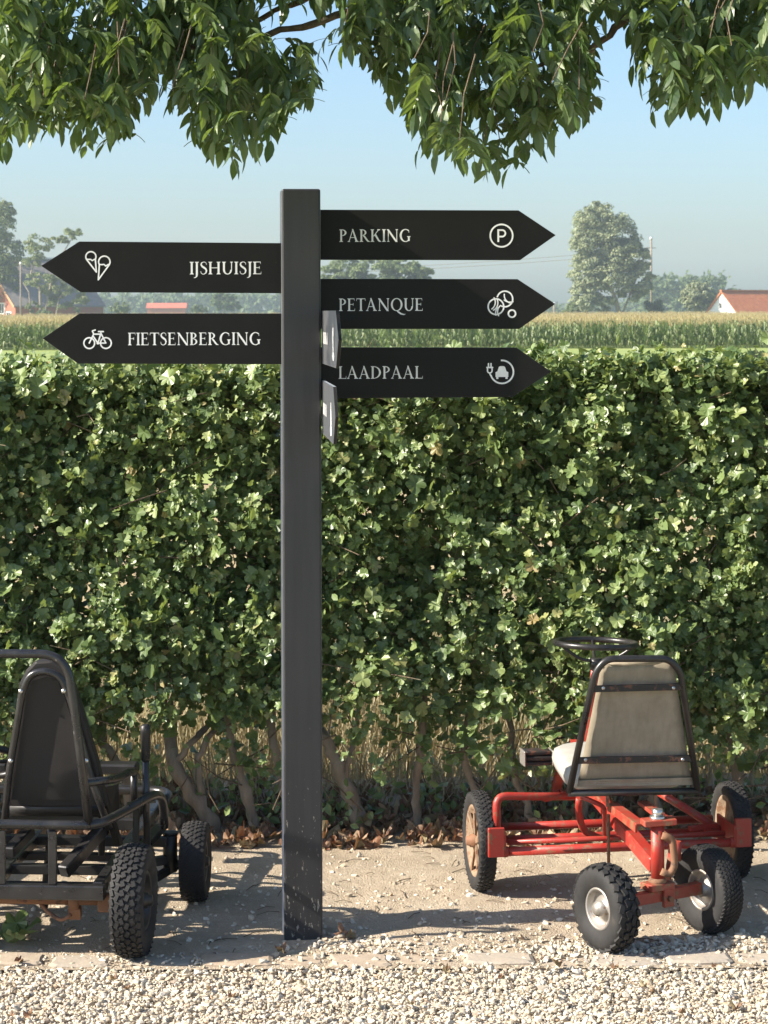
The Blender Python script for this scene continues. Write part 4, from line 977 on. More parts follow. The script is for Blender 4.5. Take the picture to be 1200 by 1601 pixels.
# roll hoop
hp = [BK(136, 1288, -.045), BK(117, 1130, -.06), BK(104, 1040, -.07), BK(84, 1021, -.07)]
pp = hp[:3] + [mir(hp[2]), mir(hp[1]), mir(hp[0])]
pp[2] = BK(102, 1021, -.07); pp[3] = mir(pp[2])
b = MB(); b.tube(rounded(pp, .07, 7), .0112, 14); b.build('roll_hoop', KB, bk, binv)
for s in (0, 1):
    g = (lambda p: p) if s == 0 else mir
    b = MB(); b.tube([g(p) for p in rounded([BK(128, 1223, -.045), BK(180, 1217, .10), BK(203, 1204, .22), BK(210, 1212, .28)], .04)], .0108, 12); b.tube([g(BK(206, 1206, .24)), g(BK(207, 1258, .24))], .0095, 10); b.build('arm_rest', KB, bk, binv)
    # seat with inverted-U tube and panel
    def U(x, y, ly): return g(BK(x, y, ly))
    lyf = lambda y: .10 - (1290 - y) / 243 * .05
    st_ = [(4, 1292), (10, 1215), (33, 1078), (45, 1052), (70, 1047), (92, 1056), (106, 1085), (139, 1215), (168, 1294)]
    b = MB(); b.tube(rounded([U(x, y, lyf(y)) for x, y in st_], .04, 5), .0094, 12); b.build('seat_frame', KB, bk, binv)
    pn = [(15, 1249), (40, 1085), (50, 1062), (70, 1056), (88, 1063), (99, 1088), (146, 1249)]
    b = MB(); b.prism([U(x, y, lyf(y) + .012) for x, y in pn], fB * .006); sp_ = b.build('seat_panel', M['black_panel'], bk, binv)
    pad = [(2, 1262), (8, 1200), (27, 1068), (38, 1046), (52, 1032), (78, 1030), (100, 1044), (114, 1075), (150, 1195), (163, 1262)]
    b = MB(); b.prism([U(x, y, lyf(y) + .022) for x, y in pad], fB * .045); b.build('seat_pad', M['black_panel'], bk, binv, .008)
    for (x, y) in ((30, 1079), (97, 1079), (14, 1188), (132, 1188)):
        b = MB(); b.lathe(U(x, y, lyf(y) - .010), -fB, [(0, .0062), (.0025, .0052), (.0035, 0)], 12); b.build('bolt', M['chrome'], sp_, binv)
    b = MB(); b.tube([U(14, 1263, .13), U(84, 1261, .14), U(156, 1262, .13)], [.018, .020, .018], 14); b.tube([U(18, 1262, .17), U(154, 1262, .17)], .022, 12)
    b.box(U(84, 1258, .30), (.24, .28, .045), Matrix.Rotation(BY, 3, 'Z'), .012); b.build('seat_cushion', KD, bk, binv)
    # hand lever
    b = MB(); b.tube([U(227, 1322, .24), U(225, 1186, .22)], .0095, 12); lv_ = b.build('brake_lever', KB, bk, binv)
    b = MB(); q0, q1 = U(225, 1188, .22), U(225, 1131, .215)
    b.tube([q0, q0.lerp(q1, .05), q0.lerp(q1, .4), q0.lerp(q1, .8), q0.lerp(q1, .95), q1], [.0105, .0125, .0118, .0138, .0128, .006], 16)
    for k in range(16):
        b.tube([q0.lerp(q1, .08 + k * .052) + rB * .0132 * math.cos(t_) + fB * -.0132 * math.sin(t_) for t_ in (.2, .8, 1.4)], .0011, 5)
    b.build('grip', KD, lv_, binv)
    b = MB(); b.bar(U(196, 1256, .235), U(240, 1251, .26), .02, .006); b.build('lever_bracket', KB, bk, binv)
    # gusset plates, diagonals and front spindle
    b = MB(); b.bar(U(96, 1362, .06), U(160, 1292, .22), .03, .034, ch=.003); b.build('frame_diagonal', KB, bk, binv)
    b = MB(); b.bar(U(10, 1332, .05), U(44, 1296, .20), .03, .028, ch=.003); b.build('frame_diagonal', KB, bk, binv)
    b = MB(); b.prism([U(150, 1232, .20), U(182, 1225, .24), U(184, 1262, .26), U(160, 1300, .24)], fB * .006); b.build('gusset', KD, bk, binv)
    b = MB(); b.bar(U(158, 1240, .18), U(183, 1320, .24), .022, .016, ch=.002); b.build('frame_strut', KD, bk, binv)
    b = MB(); b.bar(U(211, 1258, .24), U(209, 1330, .24), .016, .016, ch=.002); b.build('frame_strut', KD, bk, binv)
    b = MB(); b.tube([U(263, 1361, .50), U(263, 1301, .50)], .0195, 18); b.tube([U(263, 1303, .50), U(263, 1299, .50)], .0215, 18); b.build('kingpin_housing', KD, bk, binv)
    b = MB(); b.bar(U(200, 1352, .44), U(262, 1342, .50), .03, .022, ch=.002); b.bar(U(240, 1372, .44), U(276, 1350, .53), .02, .02, ch=.002); b.build('front_axle_arm', KD, bk, binv)
    b = MB(); b.tube([U(262, 1350, .50), U(300, 1346, .535)], .010, 10); b.build('spindle', KD, bk, binv)
    b = MB(); b.bar(U(215, 1330, .35), U(250, 1290, .50), .03, .02, ch=.002); b.build('frame_diagonal', KB, bk, binv)
    b = MB(); cq = BL((1 - 2 * s) * .10, .62, .36); Mt = Matrix.Rotation(R(-35), 3, 'X')
    b.tube([cq + Mt @ Vector((.10 * math.cos(2 * math.pi * k / 32), .10 * math.sin(2 * math.pi * k / 32), 0)) for k in range(32)], .010, 10, closed=True)
    b.tube([cq - Mt @ Vector((.10, 0, 0)), cq + Mt @ Vector((.10, 0, 0))], .006, 8); b.tube([cq, cq + Mt @ Vector((0, 0, -.42))], .011, 10); b.build('steering_wheel', KD, bk, binv)
for ly, z, w_, h_, hl in ((.16, .175, .03, .024, .36), (.34, .165, .026, .02, .36), (.06, .150, .022, .022, .34), (.46, .18, .03, .025, .44), (.62, .19, .03, .03, .36)):
    b = MB(); b.bar(BL(-hl, ly, z), BL(hl, ly, z), w_, h_, ch=.002); b.build('cross_member', KD, bk, binv)
b = MB(); b.tube([BL(-.36, .02, .168), BL(.36, .02, .168)], .010, 10); b.build('cross_tube', KD, bk, binv)
for s in (-1, 1):
    for lx, z in ((.345, .175), (.07, .17)):
        b = MB(); b.bar(BL(s * lx, -.03, z), BL(s * lx, .95, z + .02), .028, .03, ch=.003); b.build('side_member', KB, bk, binv)
    b = MB(); b.tube([BL(s * .30, .25, .19), BL(s * .30, .25, .33)], .009, 8); b.build('frame_strut', KB, bk, binv)
    b = MB(); b.bar(BL(s * .19 - .1, .85, .30), BL(s * .19 + .1, .85, .30), .06, .03, ch=.006); b.build('pedal', KD, bk, binv)
b = MB(); b.tube(rounded([BL(-.36, .80, .19), BL(-.36, 1.02, .2), BL(.36, 1.02, .2), BL(.36, .80, .19)], .08), .014, 12); b.build('front_bumper', KB, bk, binv)

# ------------------------------------------------------------------ the ash tree hanging into the top of the picture
ash = tag(empty('ash_tree', (2.55, 6.35, 0)), 'ash branches with long drooping leaves hanging into the top of the picture', 'tree')
ainv = inv_of(ash)
def compound(seed, L=.25, pairs=5):
    r = random.Random(seed); V_ = []; F_ = []
    def ang(t): return R(18 - (95 + r0) * t ** .9)
    r0 = r.uniform(-25, 12); pts = [Vector((0, 0, 0))]; n = 12
    for k in range(n):
        a = ang((k + .5) / n); pts.append(pts[-1] + Vector((0, math.cos(a), math.sin(a))) * L / n)
    def at(t):
        f = t * n; i = min(n - 1, int(f)); return pts[i].lerp(pts[i + 1], f - i), (pts[i + 1] - pts[i]).normalized()
    for k in range(n):                                        # the stalk, three-sided
        o = len(V_); w = .0016 * (1 - .5 * k / n)
        for p in (pts[k], pts[k + 1]):
            for q in ((w, 0, 0), (-w, 0, 0), (0, -w, -w)): V_.append(tuple(p + Vector(q)))
        for a, b in ((0, 1), (1, 2), (2, 0)): F_ += [(o + a, o + b, o + b + 3), (o + a, o + b + 3, o + a + 3)]
    def leaflet(p, d, up, ln, wd):
        d = d.normalized(); s = d.cross(up); s.normalize(); u = s.cross(d); o = len(V_)
        curl = r.uniform(.0, .38); tw = r.uniform(-.3, .3)
        prof = [(0, .05), (.14, .66), (.36, 1.0), (.62, .88), (.84, .44), (1.0, .0)]
        for t, w in prof:
            c = p + d * ln * t - u * (curl * ln * t * t)
            ss = (s * math.cos(tw * t) + u * math.sin(tw * t))
            V_.append(tuple(c + ss * wd * w + u * wd * w * .32)); V_.append(tuple(c)); V_.append(tuple(c - ss * wd * w + u * wd * w * .32))
        for k in range(len(prof) - 1):
            a = o + k * 3
            for q in ((a, a + 1, a + 4, a + 3), (a + 1, a + 2, a + 5, a + 4)):
                F_.append((q[0], q[1], q[2])); F_.append((q[0], q[2], q[3]))
    for k in range(pairs):
        t = .30 + .62 * k / pairs; p, tg = at(t)
        nr_ = Vector((1, 0, 0)).cross(tg)
        for s in (-1, 1):
            d = tg * r.uniform(.3, .95) + Vector((s * r.uniform(.5, 1.0), r.gauss(0, .22), 0)) + Vector((0, 0, -r.uniform(.1, .7)))
            leaflet(p, d, (nr_ + Vector((r.gauss(0, .45), r.gauss(0, .45), .2))), L * r.uniform(.25, .36) * (1.06 - abs(k - 2.4) * .06), L * r.uniform(.046, .060))
    p, tg = at(1.0); leaflet(p, tg + Vector((r.gauss(0, .1), 0, -.1)), Vector((1, 0, 0)).cross(tg) + Vector((r.gauss(0, .3), 0, 0)), L * .33, L * .068)
    return np.array(V_), np.array(F_)
comp = [compound(k + 3, .165 + .014 * (k % 4), 6 if k % 2 else 5) for k in range(10)]
comp_me = [np_mesh('leaf', v, f, M['ash_leaf']) for v, f in comp]
tips = [c[0][:, :].min(0) for c in comp]
BND = [(-80, 262), (0, 262), (40, 236), (110, 232), (135, 254), (190, 256), (212, 212), (228, 200), (256, 205), (290, 205), (302, 252), (340, 274), (375, 294), (410, 280), (438, 228), (466, 178), (500, 192), (506, 122), (540, 118), (560, 136), (592, 150), (625, 206), (650, 264), (690, 277), (735, 286), (780, 298), (810, 262), (860, 262), (884, 230), (940, 206), (946, 120), (958, 50), (972, 90), (986, 150), (1010, 186), (1040, 220), (1075, 196), (1110, 213), (1135, 182), (1160, 182), (1185, 150), (1260, 170)]
def bnd(x):
    return float(np.interp(x, [p[0] for p in BND], [p[1] for p in BND]))
def in_hole(x, y):
    return ((x - 470) / 62) ** 2 + ((y - 30) / 26) ** 2 < 1 or ((x - 962) / 22) ** 2 + ((y - 75) / 58) ** 2 < 1 or ((x - 250) / 16) ** 2 + ((y - 175) / 45) ** 2 < 1 or ((x - 530) / 40) ** 2 + ((y - 100) / 26) ** 2 < .7
def proj(p): return CX + p.x / p.y * FPX, HY + (EYE - p.z) / p.y * FPX
placed = []
def try_leaf(px, py, Y, own=True):
    """a leaf whose hanging tip is at this place"""
    k = rnd.randrange(10); me_v = comp[k][0]; s = rnd.uniform(.68, .98); rz = rnd.uniform(0, 6.283); rx = rnd.gauss(-.1, .22)
    Mx = Matrix.Rotation(rz, 3, 'Z') @ Matrix.Rotation(rx, 3, 'X')
    Mn = np.array(Mx); vv = me_v @ Mn.T * s
    low = vv[vv[:, 2].argmin()]
    A = P(px, py, Y) - Vector(low)
    if own:
        smp = vv[::9] + np.array(A)
        X = CX + smp[:, 0] / smp[:, 1] * FPX; Yp = HY + (EYE - smp[:, 2]) / smp[:, 1] * FPX
        bad = sum(1 for a, b in zip(X, Yp) if b > bnd(a) + 4 or in_hole(a, b))
        if bad > len(X) * .045: return False
    placed.append((k, A, s, rz, rx, own)); return True
for rep in range(2):
    x = -30
    while x < 1230:
        for t_ in range(14):
            if try_leaf(x + rnd.gauss(0, 7), bnd(x) - rnd.uniform(0, 34 + 20 * t_), rnd.uniform(5.12, 5.52)): break
        x += 15
edge_n = len(placed)
tries = 0
while len(placed) < 296 and tries < 6000:
    tries += 1; x = rnd.uniform(-40, 1240); y = bnd(x) - 300 * rnd.random()
    if y < -30: y = rnd.uniform(-30, 120)
    if y < bnd(x): try_leaf(x, y, rnd.uniform(5.10, 5.55))
for k, A, s, rz, rx, own in placed:
    o = bpy.data.objects.new('leaf', comp_me[k]); o.location = ainv @ A; o.scale = (s,) * 3; o.rotation_euler = (rx, 0, rz); link(o, ash)
# the rest of the crown, over and beside the picture
Vs, Fs, off = [], [], 0
extra = list()
while len(extra) < 1450:
    u = rnd.random()
    if u < .60:
        x, y = rnd.uniform(-40, 1240), rnd.uniform(-90, 230); Y = rnd.uniform(5.10, 5.58)
        n0 = len(placed)
        if y < bnd(x) - 12 and try_leaf(x, y, Y): extra.append(placed.pop())
    else:
        A = Vector((rnd.gauss(1.4, 1.0), rnd.gauss(5.7, .5), rnd.uniform(2.55, 4.0)))
        if A.x < .75: continue
        extra.append((rnd.randrange(10), A, rnd.uniform(.9, 1.2), rnd.uniform(0, 6.28), rnd.gauss(-.1, .25), False))
for k, A, s, rz, rx, own in extra:
    Mx = np.array(Matrix.Rotation(rz, 3, 'Z') @ Matrix.Rotation(rx, 3, 'X')); v = comp[k][0] @ Mx.T * s + np.array(ainv @ A)
    Vs.append(v); Fs.append(comp[k][1] + off); off += len(v)
tag(np_obj('crown', np.concatenate(Vs), np.concatenate(Fs), M['ash_leaf'], ash), kind='stuff')
trunk([(2.55, 6.35, -.1), (2.53, 6.35, 1.2), (2.45, 6.33, 2.4), (2.40, 6.3, 3.9)], .15, .08, 'trunk', ash, ainv, wob=.01)
def limb(pts, r0, r1): return trunk(pts, r0, r1, 'limb', ash, ainv, M['twig'], 4, .004)
limb([(2.45, 6.33, 2.5), (1.7, 5.9, 3.0), (.9, 5.5, 3.0), (.2, 5.4, 2.8), (-.5, 5.35, 2.62), (-1.3, 5.35, 2.6)], .055, .012)
limb([P(1150, -70, 5.44), P(1012, 0, 5.39), P(975, 38, 5.34), P(930, 72, 5.34), P(882, 92, 5.34), P(840, 105, 5.34)], .012, .005)
limb([P(690, -70, 5.39), P(600, 0, 5.39), P(545, 18, 5.34), P(470, 42, 5.34), P(400, 66, 5.34), P(310, 73, 5.34), P(250, 79, 5.34)], .012, .005)
limb([P(560, -60, 5.54), P(470, 0, 5.54), P(420, 22, 5.54), P(360, 60, 5.54)], .009, .005)
limb([P(250, 79, 5.34), P(200, 98, 5.49), P(150, 112, 5.64), P(80, 130, 5.74)], .005, .002)
m = MB()
for k, A, s, rz, rx, own in placed:
    x, y = proj(A); top = P(round(x / 75) * 75 + 20, min(-30, y - 120), A.y + .05)
    mid = A.lerp(top, .45) + Vector((rnd.gauss(0, .02), rnd.gauss(0, .02), .03))
    if in_hole(*proj(mid)) or y < 0 or y > bnd(x) - 60 or abs(x - 465) < 75 or abs(x - 960) < 45: continue
    m.tube([A, A.lerp(mid, .5) + Vector((rnd.gauss(0, .01), 0, .008)), mid], [.0014, .002, .0026], 4, cap=False)
tag(m.build('twigs', M['twig'], ash, ainv), kind='stuff')

# ------------------------------------------------------------------ the corn field
def corn_plant():
    V_ = []; F_ = []; r = random.Random(2); o = 0
    V_ += [(-.018, 0, 0), (.018, 0, 0), (.01, 0, 1.35), (-.01, 0, 1.35)]; F_ += [(0, 1, 2, 3)]
    for k in range(10):
        z = .15 + .115 * k; a = k * math.pi + r.uniform(-.7, .7); d = np.array([math.cos(a), math.sin(a), 0]); s = np.array([-math.sin(a), math.cos(a), 0]) * .052
        L = .50 - .03 * abs(k - 4); o = len(V_)
        for t, h, w in ((0, 0, .8), (.35, .20, 1.), (.75, .20, .8), (1, .02, .1)):
            c = np.array([0, 0, z + h * 1.5]) + d * L * .72 * t; V_ += [tuple(c - s * w), tuple(c + s * w)]
        F_ += [(o + 2 * i, o + 2 * i + 1, o + 2 * i + 3, o + 2 * i + 2) for i in range(3)]
    return np.array(V_), np.array(F_)
CV, CF = corn_plant()
pos = []
for row in range(16):
    y = 134 + row * .75; xs_ = np.arange(-31, 31, .36 if row < 8 else .45); pos.append(np.column_stack([xs_ + rng.normal(0, .06, len(xs_)), np.full(len(xs_), y) + rng.normal(0, .08, len(xs_)), np.full(len(xs_), -.6)]))
pos = np.concatenate(pos); n = len(pos)
def rotz(n):
    a = rng.uniform(0, 6.283, n); R_ = np.zeros((n, 3, 3)); R_[:, 0, 0] = np.cos(a); R_[:, 0, 1] = -np.sin(a); R_[:, 1, 0] = np.sin(a); R_[:, 1, 1] = np.cos(a); R_[:, 2, 2] = 1; return R_
hs = rng.uniform(.85, 1.1, n)
V, F = scatter(CV, CF, pos, rotz(n), np.column_stack([np.ones(n), np.ones(n), hs]))
tag(np_obj('corn_field', V, F, M['corn']), 'tall green corn growing in a wide field behind the hedge', 'corn', kind='stuff')
# tassels over the front rows and the canopy behind
def tassel():
    V_ = []; F_ = []
    for k in range(5):
        a = k * 1.257; d = np.array([math.cos(a), math.sin(a), 0]); s = np.array([-math.sin(a), math.cos(a), 0]) * .014; o = len(V_)
        for t in (0, 1): c = d * .10 * t + np.array([0, 0, .28 * t if k else .34 * t]); V_ += [tuple(c - s), tuple(c + s)]
        F_.append((o, o + 1, o + 3, o + 2))
    return np.array(V_), np.array(F_)
TV, TF = tassel()
def canopy_z(y): return .66 + .45 * max(0, (y - 150) / 270)
tp = pos + np.column_stack([np.zeros(n), np.zeros(n), 1.30 * hs]); k = 16000
ty_ = 146 + 270 * rng.random(k) ** 1.7; tx = rng.uniform(-1, 1, k) * ty_ * .25
tp = np.concatenate([tp, np.column_stack([tx, ty_, np.array([canopy_z(y) for y in ty_]) - .05 + rng.normal(0, .06, k)])])
V, F = scatter(TV, TF, tp, rotz(len(tp)), rng.uniform(.8, 1.3, len(tp)))
tag(np_obj('corn_tassels', V, F, M['tassel']), 'straw coloured tassels along the tops of the corn', 'corn', kind='stuff')
ys_ = np.concatenate([[145.5, 146], np.linspace(150, 420, 70)]); xs_ = np.linspace(-1, 1, 90)
V = [(x * y * .27, y, (canopy_z(y) - .12 + noise.noise(Vector((x * y * .5, y * .35, 0))) * .13) if y > 145.8 else -.6) for y in ys_ for x in xs_]
b0 = np.array([j * 90 + i for j in range(len(ys_) - 1) for i in range(89)])
tag(np_obj('corn_canopy', V, np.stack([b0, b0 + 1, b0 + 91, b0 + 90], 1), M['canopy']), 'far corn tops receding to the farm buildings', 'corn', kind='stuff')

# ------------------------------------------------------------------ trees and buildings beyond the corn
def tree(name, label, Y, trunks, lobes, n, leaf, mat, group=None, clump=26, open_=0.0, base_y=None):
    px = Y / FPX; bx = (trunks[0][0][0] - CX) * px
    root = tag(empty(name, (bx, Y, -.6)), label, 'tree', group); inv = inv_of(root)
    for tr in trunks:
        pts = [P(x, y, Y + rnd.uniform(-.5, .5)) for x, y in tr[:-1]]; w = tr[-1] * px
        pts[0].z = min(pts[0].z, -.7)
        trunk(pts, w / 2, w / 6, 'trunk', root, inv, M['far_bark'], 3, .02)
    Pn = []; area = [l[2] * l[3] for l in lobes]; tot = sum(area)
    Un = []
    for (cx, cy, rx, ry), ar in zip(lobes, area):
        c = P(cx, cy, Y); nc = max(4, int(n * 1.7 * ar / tot / clump / 3.2))
        for k in range(nc):
            d = Vector((rnd.gauss(0, 1), rnd.gauss(0, 1), rnd.gauss(0, 1))).normalized(); rr = rnd.uniform(.45, 1.0) ** .6
            cc_ = c + Vector((d.x * rx * px, d.y * rx * px, d.z * ry * px)) * rr
            if rnd.random() < open_: continue
            sp = min(rx, ry) * px * rnd.uniform(.22, .42); kk = int(clump * 3.2)
            w_ = rng.normal(size=(kk, 3)); w_ /= np.linalg.norm(w_, axis=1, keepdims=True); w_[:, 2] = np.where(w_[:, 2] < -.3, -w_[:, 2], w_[:, 2])
            q = w_ * np.array([sp, sp, sp * .8]) * rng.uniform(.7, 1.15, (kk, 1)) + np.array(cc_)
            Pn.append(q); Un.append(w_ + np.array([0, 0, .15]))
    Pn = np.concatenate(Pn); Un = np.concatenate(Un)
    V_, F_ = scatter(QV, QF, Pn - np.array([bx, Y, -.6]), rand_rot(len(Pn), Un, .38), rng.uniform(.7, 1.3, len(Pn)) * leaf)
    np_obj('crown', V_, F_, mat, root); return root
tree('willow_tree', 'big rounded grey-green willow with a leaning trunk beyond the corn on the right', 432,
     [[(972, 500), (962, 470), (948, 435), (945, 380), 9], [(968, 495), (985, 460), (1000, 425), 5]],
     [(935, 350, 34, 28), (925, 385, 34, 30), (965, 375, 32, 34), (920, 425, 28, 34), (955, 430, 34, 34), (990, 405, 26, 26), (1002, 440, 20, 26), (915, 468, 22, 24), (945, 478, 18, 16), (985, 455, 20, 20), (930, 330, 24, 12)], 26000, .52, M['willow'], clump=20, open_=.1)
tree('willow_tree', 'pale loose willow at the very left edge beyond the corn', 436, [[(-12, 495), (-8, 440), (0, 380), 6]],
     [(-15, 350, 40, 38), (5, 395, 32, 34), (-20, 430, 40, 40), (15, 440, 18, 26), (8, 335, 16, 20)], 9000, .55, M['olive'], clump=20, open_=.15)
tree('garden_tree', 'sparse crooked tree with bare forked limbs beside the grey farmhouse roof', 424,
     [[(64, 495), (62, 450), (48, 425), (60, 390), 5], [(66, 495), (80, 440), (95, 400), (112, 372), 4], [(50, 490), (45, 455), (36, 440), 3], [(85, 495), (92, 465), (110, 445), 3]],
     [(62, 385, 22, 20), (112, 370, 20, 14), (92, 372, 14, 12), (50, 405, 16, 14), (70, 440, 34, 16), (105, 465, 34, 20), (60, 480, 26, 10), (95, 430, 20, 12), (125, 478, 14, 10)], 6500, .5, M['olive'], clump=18, open_=.18)
tree('round_tree', 'round dark green tree standing alone between the two left arrow boards', 600, [[(350, 492), (350, 475), 5]], [(350, 470, 20, 13), (340, 475, 14, 10), (362, 476, 14, 10)], 3500, .7, M['far_tree'])
tree('broad_tree', 'broad green tree whose top shows behind the gap under the PARKING board', 445, [[(590, 495), (590, 460), (585, 430), 8]],
     [(540, 430, 34, 26), (585, 425, 40, 24), (630, 430, 36, 24), (655, 435, 22, 24), (520, 440, 24, 24), (560, 465, 60, 26), (630, 468, 46, 24)], 15000, .62, M['bush'], clump=22)
tree('poplar_tree', 'small silvery round tree just left of the orange-roofed cottage', 452, [[(1093, 497), (1088, 485), (1092, 465), 4]], [(1092, 462, 26, 18), (1080, 470, 18, 14), (1106, 470, 18, 16), (1095, 480, 24, 10)], 5500, .5, M['willow'], clump=20)
for label, x, y, rx, ry, Y, mt in [('low dark shrub beside the willow trunk on the right', 1022, 482, 14, 12, 436, 'far_tree'), ('bright green bush left of the distant long red roof', 188, 481, 17, 9, 500, 'bush'),
                                   ('low bush in front of the grey farmhouse', 68, 489, 16, 7, 418, 'bush'), ('dense low bush under the left side of the willow', 900, 486, 22, 12, 434, 'bush'), ('small bush right of the distant long red roof', 312, 482, 14, 6, 560, 'far_tree')]:
    tree('bush', label, Y, [[(x, 495), (x, y), 2]], [(x, y, rx, ry), (x - rx * .4, y + ry * .3, rx * .6, ry * .7), (x + rx * .4, y + ry * .3, rx * .6, ry * .7)], 1400, .5, M[mt], clump=16)
# far-off woods: one mass each
def wood(label, spans, Y, n, leaf, mat):
    Pn = []; px = Y / FPX
    for (x0, x1, yt) in spans:
        k = int(n * (x1 - x0) / sum(s[1] - s[0] for s in spans) / 24); x = x0
        for q in range(k):
            cx = rnd.uniform(x0, x1); top = yt + 9 * hnoise(cx, 0, .045, Y) + 5 * hnoise(cx, 0, .15, Y); cy = rnd.uniform(top, 497)
            c = P(cx, cy, Y + rnd.uniform(-12, 12)); Pn.append(rng.normal(size=(24, 3)) * np.array([4.5, 3, 3.6]) * px + np.array(c))
    Pn = np.concatenate(Pn); up = np.tile([-.3, -.6, .6], (len(Pn), 1))
    V_, F_ = scatter(QV, QF, Pn, rand_rot(len(Pn), up, .8), rng.uniform(.7, 1.4, len(Pn)) * leaf)
    tag(np_obj('far_woodland', V_, F_, mat), label, 'woodland', kind='stuff')
wood('hazy blue-green row of trees on the horizon at the left', [(-150, 60, 470), (120, 480, 462)], 980, 16000, 2.2, M['far_tree'])
wood('hazy wooded skyline behind the orange-roofed cottage on the right', [(1005, 1130, 436), (1130, 1380, 462)], 760, 15000, 1.7, M['far_tree'])
wood('low distant trees at the horizon right of the PETANQUE board', [(560, 905, 482), (900, 1010, 474)], 900, 9000, 1.7, M['far_tree'])

def tile_roof(name, c1, c2, scale):
    m, nt = new_mat(name); a = noise_tex(nt, 1.2, 6, .7)
    c = ramp(nt, [(.3, c1), (.7, c2)], a)
    w = nt.nodes.new('ShaderNodeTexWave'); w.bands_direction = 'Z'; w.inputs['Scale'].default_value = scale; w.inputs['Distortion'].default_value = .6
    tc = nt.nodes.new('ShaderNodeTexCoord'); nt.links.new(tc.outputs['Object'], w.inputs[0])
    finish(nt, principled(nt, c, .85, .2, 0, bump(nt, w.outputs[1], .6, .06)).outputs[0]); return m
M['roof_orange'] = tile_roof('orange_tiles', (.42, .13, .055), (.58, .21, .09), 1.1)
M['roof_grey'] = tile_roof('grey_tiles', (.17, .15, .135), (.25, .225, .20), 1.1)
M['roof_red'] = tile_roof('red_sheet', (.42, .10, .06), (.52, .15, .09), .8)
M['whitewash'] = plain('whitewash', (.78, .78, .76), .8, .2)
M['brick'] = plain('red_brick', (.34, .12, .075), .85, .2)
M['dark_glass'] = plain('window_glass', (.03, .035, .04), .15, .5)
M['bargeboard'] = plain('bargeboard_wood', (.42, .24, .12), .7, .3)
M['white_wood'] = plain('white_paint', (.75, .75, .72), .6, .3)
def house(name, label, Y, apex, eave, u, half_w, L, mats, cat='house'):
    """apex, eave height as photo points of the near gable; u = horizontal direction of the gable, ridge runs off to the right"""
    A = P(*apex, Y); ze = P(0, eave, Y).z; zb = -.65
    u = Vector((*u, 0)).normalized(); v = Vector((-u.y, u.x, 0))
    if v.x < 0: v = -v
    root = tag(empty(name, (A.x, A.y, -.6)), label, cat); inv = inv_of(root)
    B = Vector((A.x, A.y, 0)); z = lambda p, h: Vector((p.x, p.y, h))
    m = MB(); g0 = [z(B - u * half_w, zb), z(B + u * half_w, zb), z(B + u * half_w, ze), z(B, A.z), z(B - u * half_w, ze)]
    m.prism(g0, v * L); m.build('wall', mats[0], root, inv)
    m = MB(); ov = .35; th = .25
    sl = (A.z - ze) / half_w
    for s in (-1, 1):
        e = B + u * s * (half_w + ov); ze2 = ze - sl * ov
        q = [z(e, ze2 + .05), z(B, A.z + .05), z(B, A.z + .05 + th), z(e, ze2 + .05 + th)]
        m.prism([p - v * .4 for p in q], v * (L + .8))
    rf = m.build('roof', mats[1], root, inv)
    return root, inv, B, u, v, A.z, ze, rf
root, inv, B, u, v, za, ze, rf = house('cottage', 'white gabled cottage with an orange tiled roof at the right edge', 432, (1129, 459), 499, (.55, -.83), 5.2, 17, (M['whitewash'], M['roof_orange']))
nv = -v
def window(root, inv, c, w, h, u, nv, cross=True):
    m = MB(); Mx = Matrix((u, -nv, Vector((0, 0, 1)))).transposed()
    m.box(c + nv * .03, (w, .1, h), Mx); wd = m.build('window', M['white_wood'], root, inv)
    m = MB(); m.box(c + nv * .09 + u * (-w * .2), (w * .34, .02, h * .8), Mx); m.box(c + nv * .09 + u * (w * .2), (w * .34, .02, h * .8), Mx); m.build('pane', M['dark_glass'], wd, inv)
window(root, inv, Vector((B.x, B.y, (za + ze) / 2 - .1)) - u * .4, .95, 1.3, u, nv)
m = MB(); m.box(Vector((B.x, B.y, ze + .4)) + u * 2.0 + nv * .03, (.8, .1, .8), Matrix((u, v, Vector((0, 0, 1)))).transposed()); m.build('shutter', M['roof_grey'], root, inv)
m = MB(); m.bar(Vector((B.x, B.y, za + .38)) - v * .4, Vector((B.x, B.y, za + .38)) + v * 17.4, .5, .25); m.build('ridge_tiles', M['roof_orange'], rf, inv)
root, inv, B, u, v, za, ze, rf = house('farmhouse', 'large grey-roofed brick farmhouse half hidden by trees at the left edge', 440, (-22, 404), 477, (.6, -.8), 12.0, 19, (M['brick'], M['roof_grey']))
nv = -v
for s in (1,):
    m = MB(); a_ = Vector((B.x, B.y, za + .15)) + nv * .45; e_ = Vector((B.x, B.y, ze - .2)) + u * 12.3 + nv * .45; m.bar(a_, e_, .12, .5); m.build('bargeboard', M['bargeboard'], rf, inv)
window(root, inv, Vector((B.x, B.y, 2.3)) + u * 6.5, 2.6, 2.2, u, nv)
window(root, inv, Vector((B.x, B.y, .9)) + u * 9.4, 2.0, 1.6, u, nv)
m = MB(); m.bar(Vector((B.x, B.y, za + .4)) - v * .4, Vector((B.x, B.y, za + .4)) + v * 19.4, .8, .3); m.build('ridge_cap', M['white_wood'], rf, inv)
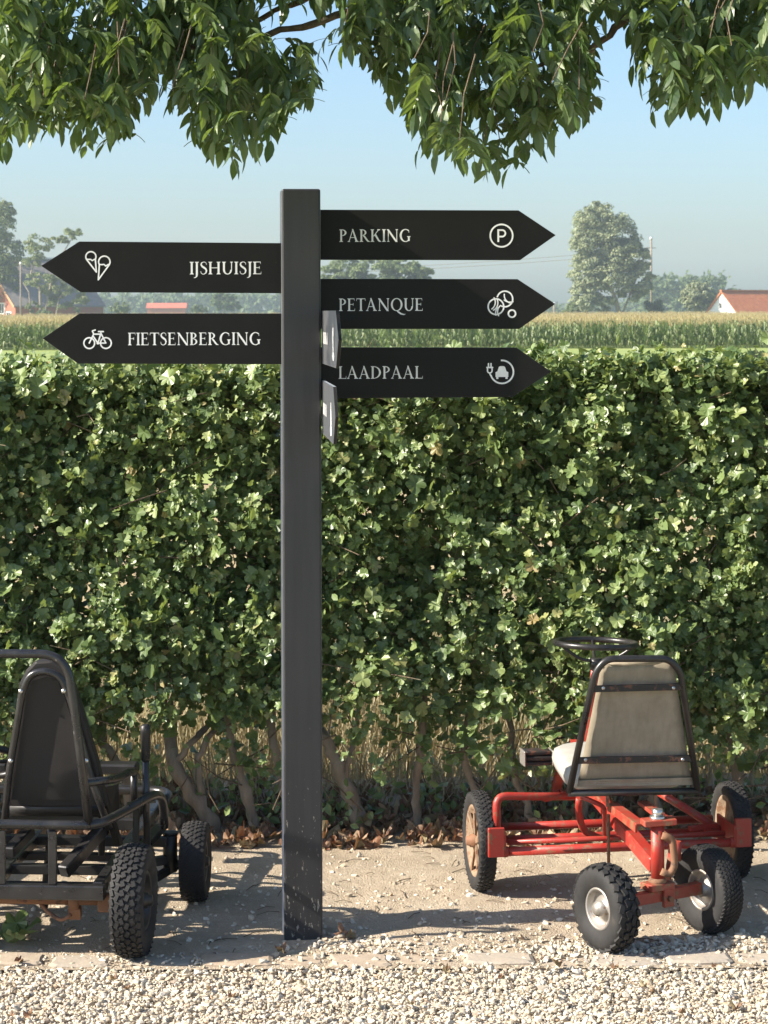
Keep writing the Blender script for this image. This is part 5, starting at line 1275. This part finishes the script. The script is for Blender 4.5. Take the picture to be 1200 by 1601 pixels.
root, inv, B, u, v, za, ze, rf = house('long_barn', 'long low barn with a bright red roof far off between the left boards', 760, (231, 474), 481, (.05, -1), 4.5, 12.6, (M['brick'], M['roof_red']), 'barn')
# poles and wires
def pole(label, x, yt, Y, r, arms=False):
    root = tag(empty('utility_pole', ((x - CX) / FPX * Y, Y, -.6)), label, 'pole'); inv = inv_of(root)
    a, b = P(x, 500, Y), P(x, yt, Y); a.z = -.7
    m = MB(); m.tube([a, b], [r, r * .8], 8); m.build('mast', M['far_bark'], root, inv)
    m = MB(); m.tube([b, b + Vector((0, 0, .5))], r * 1.25, 8); m.build('cap', M['white_wood'], root, inv)
    if arms: m = MB(); m.bar(b - Vector((1.0, 0, 1.6)), b + Vector((1.0, 0, -1.6)), .15, .15); m.build('cross_arm', M['far_bark'], root, inv)
pole('tall thin pole with a pale cap rising behind the willow', 1018, 376, 446, .22, True)
pole('slim pole in front of the grey farmhouse roof', 32, 412, 420, .16)
pole('short pale post standing at the far edge of the corn right of the PETANQUE board', 866, 478, 424, .2)
for k, (y0, y1) in enumerate([((389), 424), (396, 428)]):
    m = MB(); pts = []
    for i in range(25):
        t = i / 24; x = 1018 + (430 - 1018) * t; y = y0 + (y1 - y0) * t + 10 * (1 - (2 * t - 1) ** 2) * .55; pts.append(P(x, y, 446))
    m.tube(pts, .045, 5); tag(m.build('power_line', M['far_bark']), ['upper of two thin power lines running left from the tall pole', 'lower of two thin power lines running left from the tall pole'][k], 'power line')

# ------------------------------------------------------------------ the hazy air
m, nt = new_mat('haze_air')
pv = nt.nodes.new('ShaderNodeVolumePrincipled'); pv.inputs['Color'].default_value = (.72, .85, 1, 1); pv.inputs['Density'].default_value = .00030; pv.inputs['Anisotropy'].default_value = .3
om = nt.nodes.new('ShaderNodeOutputMaterial'); nt.links.new(pv.outputs[0], om.inputs['Volume'])
b = MB(); b.box((0, 555, 13), (1210, 1200, 29.5)); h = b.build('haze', m); tag(h, 'pale summer haze over the far fields', 'haze', kind='stuff')
